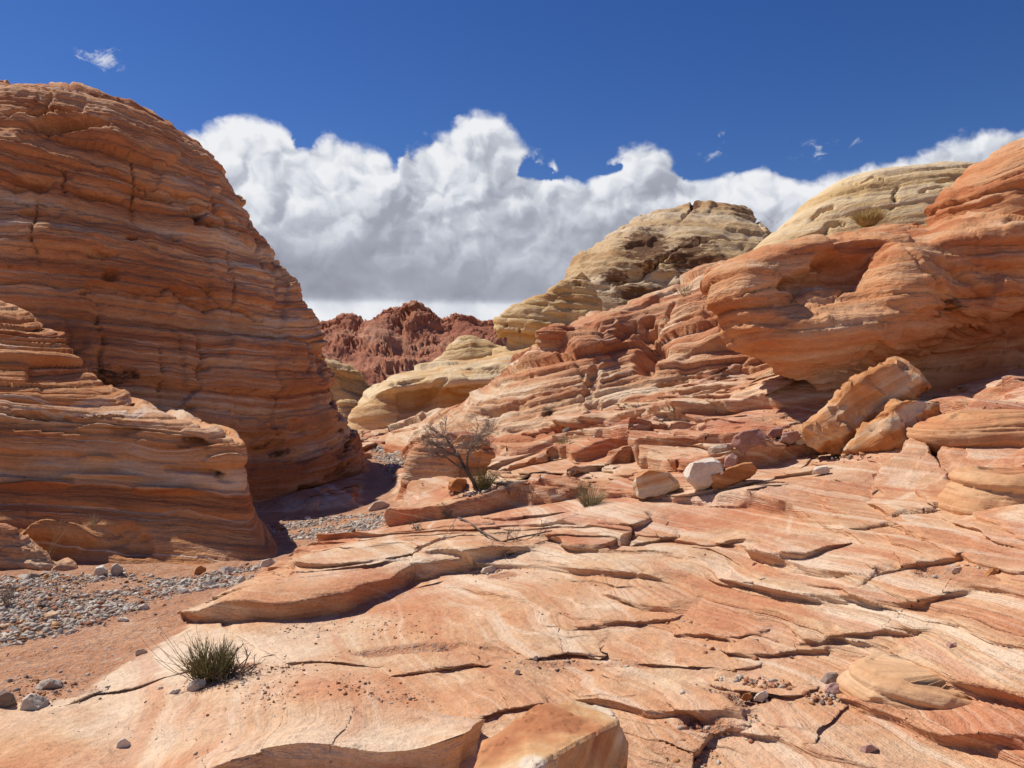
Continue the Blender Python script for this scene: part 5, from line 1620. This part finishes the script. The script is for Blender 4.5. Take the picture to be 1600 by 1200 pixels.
# cobbles that can be told apart
GA_ = np.array(GRAVEL_A)
qa = pick(GRAVEL_A, 190, rg, clumpy)
qa = qa[np.argsort(np.abs(800 + qa[:, 0] / qa[:, 1] * F - 150) > 260, kind='stable')][:140]
qb = pick(GRAVEL_B, 60, rg, clumpy)
for k, (x, y) in enumerate(np.vstack([qa, qb])):
    sz = float(rg.uniform(0.09, 0.15) if rg.random() < 0.2 else rg.uniform(0.045, 0.085))
    me = PROTO[k % len(PROTO)]
    mt = GM[int(rg.choice(4, p=[0.8, 0.06, 0.1, 0.04]))]
    o = bpy.data.objects.new('wash_cobble', me)
    if len(me.materials) == 0:
        me.materials.append(mt)
    C.objects.link(o)
    o.material_slots[0].link = 'OBJECT'
    o.material_slots[0].material = mt
    o.location = (x, y, float(gz_at(np.array([x]), np.array([y]))[0]) + sz * 0.10)
    o.rotation_euler = (rg.normal(0, 0.25), rg.normal(0, 0.25), rg.uniform(0, 6.28))
    o.scale = (sz, sz, sz * 0.85)
    a = k < 140
    hue = {M_GREY: 'grey', M_DARKS: 'dark brown', M_TAN: 'tan', M_REDS: 'rust red'}[mt]
    big = 'large ' if sz > 0.088 else 'small '
    lb = big + hue + (' cobble in the sunlit gravel left of the ledge block foot' if a else ' cobble in the shaded gravel under the great dome')
    tag(o, lb, 'cobble', big + hue + (' cobbles in the sunlit gravel bed' if a else ' cobbles in the shaded gravel bed'), 'thing')

# pebbles and grit lying on the slickrock
PEB = []
for (px, py, rx, ry, n, s0) in [(600, 985, 90, 26, 320, 0.007), (470, 980, 50, 24, 160, 0.007), (430, 1090, 60, 30, 200, 0.006), (560, 1075, 60, 26, 160, 0.007), (640, 1090, 50, 20, 120, 0.006), (250, 1130, 130, 36, 120, 0.006),
                                (900, 1030, 150, 30, 160, 0.009), (1180, 1080, 70, 20, 420, 0.012), (1130, 1130, 60, 26, 420, 0.013), (1080, 1180, 40, 24, 200, 0.012), (1210, 1010, 150, 22, 160, 0.010), (1480, 893, 60, 9, 160, 0.013),
                                (1230, 690, 50, 18, 420, 0.028), (1170, 690, 40, 22, 200, 0.024), (1300, 712, 90, 10, 120, 0.02), (1500, 640, 60, 14, 160, 0.025), (1220, 885, 40, 6, 80, 0.014), (1080, 975, 50, 6, 60, 0.012),
                                (760, 895, 60, 12, 100, 0.012), (340, 1070, 60, 12, 260, 0.007), (440, 1045, 60, 10, 160, 0.007), (760, 765, 60, 12, 200, 0.025), (1000, 640, 40, 10, 60, 0.05), (905, 665, 40, 14, 90, 0.06), (1210, 655, 40, 16, 60, 0.02),
                                (1450, 1130, 120, 30, 60, 0.008), (1300, 1090, 30, 14, 120, 0.012), (70, 1080, 70, 24, 200, 0.012), (850, 920, 300, 60, 120, 0.007)]:
    for _ in range(int(n * 0.8)):
        a, b = rg.normal(0, 0.5, 2)
        h = hit2(px + a * rx, py + b * ry)
        PEB.append((h[0], h[1], float(min(0.9 * s0 * math.exp(rg.exponential(0.5)), s0 * 4)), int(rg.choice(4, p=[0.30, 0.12, 0.30, 0.28]))))
scatter_mesh('pebbles', PEB, [M_GREY, M_DARKS, M_TAN, M_REDS], 'small pebbles and grit strewn over the bare slickrock', 'pebbles')


# ------------------------------------------------------------------ plants
def plain_mat(name, c1, c2, scale=9.0, trans=0.0):
    m = bpy.data.materials.new(name)
    m.use_nodes = True
    t = m.node_tree
    b = NB(t)
    bs = t.nodes['Principled BSDF']
    bs.inputs['Roughness'].default_value = 0.8
    bs.inputs['Specular IOR Level'].default_value = 0.2
    geo = t.nodes.new('ShaderNodeNewGeometry')
    n = b.noise(geo.outputs['Position'], scale, 2.0, 0.6)
    t.links.new(b.ramp(n, [(0.3, c1), (0.7, c2)]), bs.inputs['Base Color'])
    return m


M_BARK = plain_mat('grey_brown_bark', (0.08, 0.058, 0.045), (0.17, 0.13, 0.10))
M_TWIG = plain_mat('dry_twig', (0.19, 0.14, 0.11), (0.33, 0.26, 0.21))
M_TWIGP = plain_mat('pale_dead_twig', (0.22, 0.17, 0.13), (0.40, 0.33, 0.26))
M_STEM = plain_mat('olive_stem', (0.095, 0.09, 0.032), (0.21, 0.185, 0.07), 14.0)
M_STEML = plain_mat('light_olive_stem', (0.14, 0.145, 0.05), (0.27, 0.25, 0.10), 14.0)
M_STEMT = plain_mat('tan_stem', (0.24, 0.17, 0.085), (0.36, 0.27, 0.14), 14.0)
M_STRAW = plain_mat('straw_blade', (0.30, 0.225, 0.11), (0.46, 0.36, 0.20), 14.0)
M_GOLD = plain_mat('golden_blade', (0.42, 0.32, 0.13), (0.60, 0.48, 0.24), 14.0)
M_YGREEN = plain_mat('yellow_green_blade', (0.15, 0.145, 0.04), (0.30, 0.27, 0.09), 14.0)
M_DGREEN = plain_mat('grey_green_leaf', (0.06, 0.075, 0.035), (0.14, 0.15, 0.075), 14.0)


class Tubes:
    def __init__(s):
        s.v, s.f, s.n = [], [], 0

    def add(s, pts, r0, r1, k=3):
        pts = np.asarray(pts, float)
        n = len(pts)
        rad = np.linspace(r0, r1, n)
        d = np.gradient(pts, axis=0)
        d /= np.linalg.norm(d, axis=1, keepdims=True) + 1e-9
        up = np.array([0.31, 0.17, 0.93]) if abs(d[0, 2]) < 0.9 else np.array([1.0, 0.1, 0.0])
        a = np.cross(d, up)
        a /= np.linalg.norm(a, axis=1, keepdims=True) + 1e-9
        b = np.cross(d, a)
        ang = np.arange(k) / k * 2 * math.pi
        ring = pts[:, None] + rad[:, None, None] * (np.cos(ang)[None, :, None] * a[:, None] + np.sin(ang)[None, :, None] * b[:, None])
        s.v.append(ring.reshape(-1, 3))
        i = np.arange(n - 1)[:, None] * k + s.n
        j = np.arange(k)[None]
        j2 = (j + 1) % k
        s.f.append(np.stack([i + j, i + j2, i + k + j2, i + k + j], -1).reshape(-1, 4))
        s.n += n * k

    def build(s, name, mat, parent):
        V, Q = np.vstack(s.v), np.vstack(s.f)
        me = bpy.data.meshes.new(name)
        me.vertices.add(len(V))
        me.vertices.foreach_set('co', V.astype(np.float32).ravel())
        me.loops.add(Q.size)
        me.loops.foreach_set('vertex_index', Q.ravel().astype(np.int32))
        me.polygons.add(len(Q))
        me.polygons.foreach_set('loop_start', np.arange(0, Q.size, 4, dtype=np.int32))
        me.polygons.foreach_set('loop_total', np.full(len(Q), 4, np.int32))
        me.polygons.foreach_set('use_smooth', np.ones(len(Q), bool))
        me.update(calc_edges=True)
        return link(name, me, mat, parent)


def wander(p, d, L, n, rg, curl=0.25, grav=0.0):
    pts = [np.array(p, float)]
    d = np.array(d, float)
    d /= np.linalg.norm(d)
    for _ in range(n):
        d = d + rg.normal(0, curl, 3) * 0.6 + np.array([0, 0, grav])
        d /= np.linalg.norm(d)
        pts.append(pts[-1] + d * L / n)
    return np.array(pts), d


def branchy(tb, p, d, L, r, depth, rg, kids=3, spread=0.8, curl=0.25, ratio=0.66, grav=0.02):
    pts, de = wander(p, d, L, 5, rg, curl, grav)
    tb.add(pts, r, r * 0.55, 4 if r > 0.006 else 3)
    if depth <= 0:
        return
    for _ in range(kids):
        t = rg.uniform(0.35, 1.0)
        q = pts[int(t * 5)]
        nd = de + rg.normal(0, spread, 3)
        nd[2] = nd[2] * 0.7 + 0.15
        branchy(tb, q, nd, L * ratio * rg.uniform(0.7, 1.15), r * 0.55, depth - 1, rg, kids, spread, curl, ratio, grav)


def tuft(name, loc, n, h, w, mat, label, cat, seed, lean=(0, 0), r=0.0016, base=0.25, droop=-0.06, mats2=None, group=None, part='blades'):
    rg_ = np.random.default_rng(seed)
    root = empty(name, loc)
    tb, tb2 = Tubes(), Tubes()
    for k in range(n):
        a = rg_.uniform(0, 6.283)
        rr_ = math.sqrt(rg_.uniform(0, 1))
        p = np.array([math.cos(a) * rr_ * w * base, math.sin(a) * rr_ * w * base, -0.01])
        out = rr_ * w / h * rg_.uniform(0.5, 1.1)
        d = np.array([math.cos(a) * out + lean[0] + rg_.normal(0, 0.12), math.sin(a) * out + lean[1] + rg_.normal(0, 0.12), 1.0])
        pts, _ = wander(p, d, h * rg_.uniform(0.55, 1.1), 5, rg_, 0.09, droop)
        (tb2 if (mats2 and rg_.random() < 0.25) else tb).add(pts, r, r * 0.45)
    tb.build(part, mat, root)
    if mats2:
        tb2.build('dry_stems', mats2, root)
    tag(root, label, cat, group)
    return root


# the green broom-like bush with its dead dark foot
b0 = hit2(335, 1062)
k_ = b0[1] / F
root = empty('broom_bush', tuple(b0))
tag(root, 'green broom-like bush growing from a crack in the near rock', 'bush')
rgb = np.random.default_rng(5)
tbs = [Tubes(), Tubes(), Tubes()]
for k in range(120):
    a = rgb.uniform(0, 6.283)
    rr_ = math.sqrt(rgb.uniform(0, 1))
    p = np.array([math.cos(a) * rr_ * 23 * k_ - 0.02, math.sin(a) * rr_ * 21 * k_, 0.0])
    d0 = np.array([math.cos(a) * rr_ * 0.42 - 0.10 + rgb.normal(0, 0.15), math.sin(a) * rr_ * 0.5 + rgb.normal(0, 0.15), 1.0])
    hgt = 76 * k_ * rgb.uniform(0.5, 1.05) * (1.05 - 0.35 * rr_)
    pts, de = wander(p, d0, hgt * 0.5, 3, rgb, 0.10, 0.0)
    tbs[rgb.integers(2)].add(pts, 0.0026, 0.0018)
    for _ in range(5):
        q = pts[rgb.integers(1, 4)]
        p2, d2 = wander(q, de + rgb.normal(0, 0.28, 3), hgt * rgb.uniform(0.35, 0.62), 4, rgb, 0.12, 0.05)
        tbs[int(rgb.choice(3, p=[0.38, 0.38, 0.24]))].add(p2, 0.0017, 0.0009)
        if rgb.random() < 0.5:
            p3, _ = wander(p2[2], d2 + rgb.normal(0, 0.3, 3), hgt * 0.25, 3, rgb, 0.12, 0.05)
            tbs[int(rgb.choice(3, p=[0.3, 0.5, 0.2]))].add(p3, 0.0014, 0.0008)
tbs[0].build('green_stems', M_STEM, root)
tbs[1].build('light_green_stems', M_STEML, root)
tbs[2].build('dry_stems', M_STEMT, root)
tb = Tubes()
rg2 = np.random.default_rng(8)
for _ in range(34):
    p = np.array([rg2.uniform(-0.02, 0.14), rg2.uniform(-0.1, 0.1), 0.0])
    branchy(tb, p, (rg2.normal(0.5, 0.6), rg2.normal(-0.2, 0.5), rg2.uniform(0.1, 0.9)), rg2.uniform(0.06, 0.15), 0.005, 2, rg2, 2, 0.8, 0.3)
tb.build('dead_wood', M_BARK, root)
tb = Tubes()
for _ in range(14):
    a = rg2.uniform(2.2, 4.0)
    pts, _ = wander((rg2.uniform(-0.1, 0), rg2.uniform(-0.1, 0.1), 0.02), (math.cos(a) * 0.9, rg2.normal(0, 0.35), rg2.uniform(0.05, 0.9)), rg2.uniform(0.2, 0.36), 6, rg2, 0.12, 0.09)
    tb.add(pts, 0.0018, 0.0008)
tb.build('straggling_stems', M_STEMT, root)

# bare tree above the wash
t0 = hit2(744, 764)
k_ = t0[1] / F
root = empty('bare_tree', tuple(t0))
tb = Tubes()
rg3 = np.random.default_rng(21)


def loc3(px, py, dY=0.0):
    return np.array([(px - 744) * k_, dY, -(py - 764) * k_])


limbs = [([(746, 770), (738, 752), (726, 732), (714, 712), (704, 698), (694, 684)], 0.030, 0.010), ([(732, 742), (729, 726), (730, 712), (736, 700), (742, 688)], 0.022, 0.008),
         ([(714, 712), (700, 708), (690, 700)], 0.02, 0.008), ([(726, 732), (712, 726), (698, 716)], 0.018, 0.007)]
for pts, ra, rb in limbs:
    tb.add(np.array([loc3(a, b, 0.02 * i) for i, (a, b) in enumerate(pts)]) + rg3.normal(0, 0.008, (len(pts), 3)), ra, rb, 7)
tb.build('trunk', M_BARK, root)
tb = Tubes()
for (px, py, n, L) in [(694, 684, 10, 0.26), (704, 698, 8, 0.26), (742, 688, 11, 0.27), (736, 700, 9, 0.26), (690, 700, 9, 0.24), (698, 716, 9, 0.22), (714, 712, 8, 0.22), (730, 712, 8, 0.26)]:
    for _ in range(n):
        d = np.array([(px - 722) / 30 + rg3.normal(0, 0.55), rg3.normal(0, 0.6), rg3.uniform(-0.05, 0.9)])
        branchy(tb, loc3(px, py), d, L * rg3.uniform(0.6, 1.1), 0.0055, 3, rg3, 3, 0.8, 0.3, 0.62, 0.01)
tb.build('twigs', M_TWIG, root)
tag(root, 'bare leaning desert tree with a dark trunk beside the wash', 'tree')


def dead_shrub(px, py, w, h, n, seed, label, mat=None, depth=3, name='dead_shrub', r=0.006, cat='shrub'):
    g = hit2(px, py)
    k = g[1] / F
    root = empty(name, tuple(g))
    tb = Tubes()
    rg_ = np.random.default_rng(seed)
    for _ in range(n):
        a = rg_.uniform(0, 6.28)
        o = rg_.uniform(0.1, 1.0)
        d = np.array([math.cos(a) * o * w / h, math.sin(a) * o * w / h * 0.7, rg_.uniform(0.35, 1.0)])
        branchy(tb, (rg_.normal(0, 0.12 * w * k), rg_.normal(0, 0.1 * w * k), 0), d, h * k * 0.55, r, depth, rg_, 3, 0.7, 0.3, 0.62, 0.0)
    tb.build('twigs', mat or M_TWIGP, root)
    tag(root, label, cat)
    return root


dead_shrub(690, 808, 52, 34, 14, 31, 'grey dead shrub of tangled twigs on the ledge above the shaded wash')
dead_shrub(650, 828, 26, 20, 7, 32, 'small dead twiggy shrub just left of the larger dead shrub', depth=2)
dead_shrub(648, 735, 30, 50, 9, 33, 'pale brushy shrub left of the bare tree', M_STRAW)
dead_shrub(806, 640, 20, 26, 5, 34, 'thin bare bush on the striped outcrop foot', M_TWIG, 2)
dead_shrub(1135, 578, 20, 18, 5, 35, 'sparse twiggy bush in the dark hollow under the overhanging nose', M_TWIG, 2)


def tuft_at(name, px, py, w, h, n, mat, label, cat, seed, lean=(0, 0), r=None, mats2=None, Y=None, base=0.3):
    if Y is None:
        g = hit2(px, py)
    else:
        g = np.array(W(px, py, Y))
    k = g[1] / F
    return tuft(name, tuple(g), n, h * k, w * 0.5 * k, mat, label, cat, seed, lean, r or max(0.0018, 0.22 * k), base, mats2=mats2)


tuft_at('grass_tuft', 922, 790, 72, 36, 260, M_STRAW, 'dry straw coloured grass tuft on the low orange ledge', 'grass tuft', 41, (0.1, 0), mats2=M_DGREEN)
tuft_at('grass_tuft', 882, 704, 40, 24, 170, M_YGREEN, 'yellow green grass tuft below the striped outcrop', 'grass tuft', 42, mats2=M_STRAW)
tuft_at('yellow_shrub', 756, 764, 50, 38, 260, M_YGREEN, 'yellow green shrub at the right of the bare tree trunk', 'shrub', 43, mats2=M_STRAW)
tuft_at('grass_tuft', 632, 902, 46, 18, 240, M_DGREEN, 'low dark green tuft in front of the long sloping ledge', 'grass tuft', 44, mats2=M_STEM)
tuft_at('grass_tuft', 1000, 652, 26, 20, 110, M_YGREEN, 'small greenish tuft among rubble at the outcrop foot', 'grass tuft', 45)
tuft_at('grass_tuft', 915, 770, 40, 24, 90, M_YGREEN, 'small yellowish tuft behind the straw tuft', 'grass tuft', 46, mats2=M_STRAW)

dead_shrub(8, 945, 44, 40, 12, 36, 'grey dry brush at the left edge above the gravel', M_TWIG, 3)
tuft_at('dry_stalks', 60, 880, 60, 70, 14, M_STRAW, 'few tall dry stalks in front of the ledge block at the left', 'dry stalks', 47, (0.2, 0), r=0.0022, base=0.6)
tuft_at('dry_stalks', 146, 822, 20, 22, 26, M_STRAW, 'small straw tuft on the low shelf of the ledge block', 'grass tuft', 48, Y=8.0)
tuft_at('grass_tuft', 1356, 352, 46, 27, 800, M_GOLD, 'round golden grass tuft in front of the cream hill', 'grass tuft', 49, Y=15.0, r=0.006, base=0.45)
tuft_at('grass_tuft', 1072, 470, 26, 26, 150, M_STRAW, 'golden tuft on the crest of the striped outcrop', 'grass tuft', 50, Y=17.9, r=0.005)
tuft_at('grass_tuft', 1210, 318 + 30, 30, 20, 5, M_STRAW, 'thin dry blades on the shelf right of the golden tuft', 'grass tuft', 51, Y=15.0, r=0.003)

# fallen dark branch and its thin shoots
root = empty('fallen_branch', tuple(hit2(785, 852)))
tb = Tubes()
o0 = hit2(785, 852)


def on_rock(pts, up=0.02):
    r = []
    for p in pts:
        g = hit2(*p)
        r.append(g - o0 + np.array([0, 0, up]))
    return np.array(r)


def dense(pts, n=7):
    pts = np.array(pts, float)
    t = np.linspace(0, len(pts) - 1, n)
    return np.stack([np.interp(t, np.arange(len(pts)), pts[:, k]) for k in range(2)], 1)


tb.add(on_rock(dense([(716, 812), (750, 832), (784, 853)])), 0.011, 0.008, 5)
tb.add(on_rock(dense([(784, 853), (815, 843), (862, 833)])), 0.010, 0.006, 5)
tb.add(on_rock(dense([(784, 853), (776, 868), (775, 884)]), 0.015), 0.007, 0.004, 4)
tb.add(on_rock(dense([(778, 880), (815, 862), (858, 846)]), 0.015), 0.008, 0.004, 4)
tb.add(on_rock(dense([(712, 815), (700, 835), (672, 866)]), 0.02), 0.004, 0.002, 3)
tb.build('branch', M_BARK, root)
tb = Tubes()
for (px, py) in [(800, 850), (815, 844), (830, 840), (790, 856), (800, 870), (815, 862), (776, 880), (840, 838)]:
    g = hit2(px, py) - o0
    branchy(tb, g, (rg3.normal(0, 0.8), rg3.normal(0, 0.8), rg3.uniform(0.1, 0.7)), 0.16, 0.004, 2, rg3, 3, 0.7, 0.3)
tb.build('twigs', M_TWIG, root)['kind'] = 'stuff'
tag(root, 'dark fallen branch with thin shoots lying across the sloping ledge', 'branch')
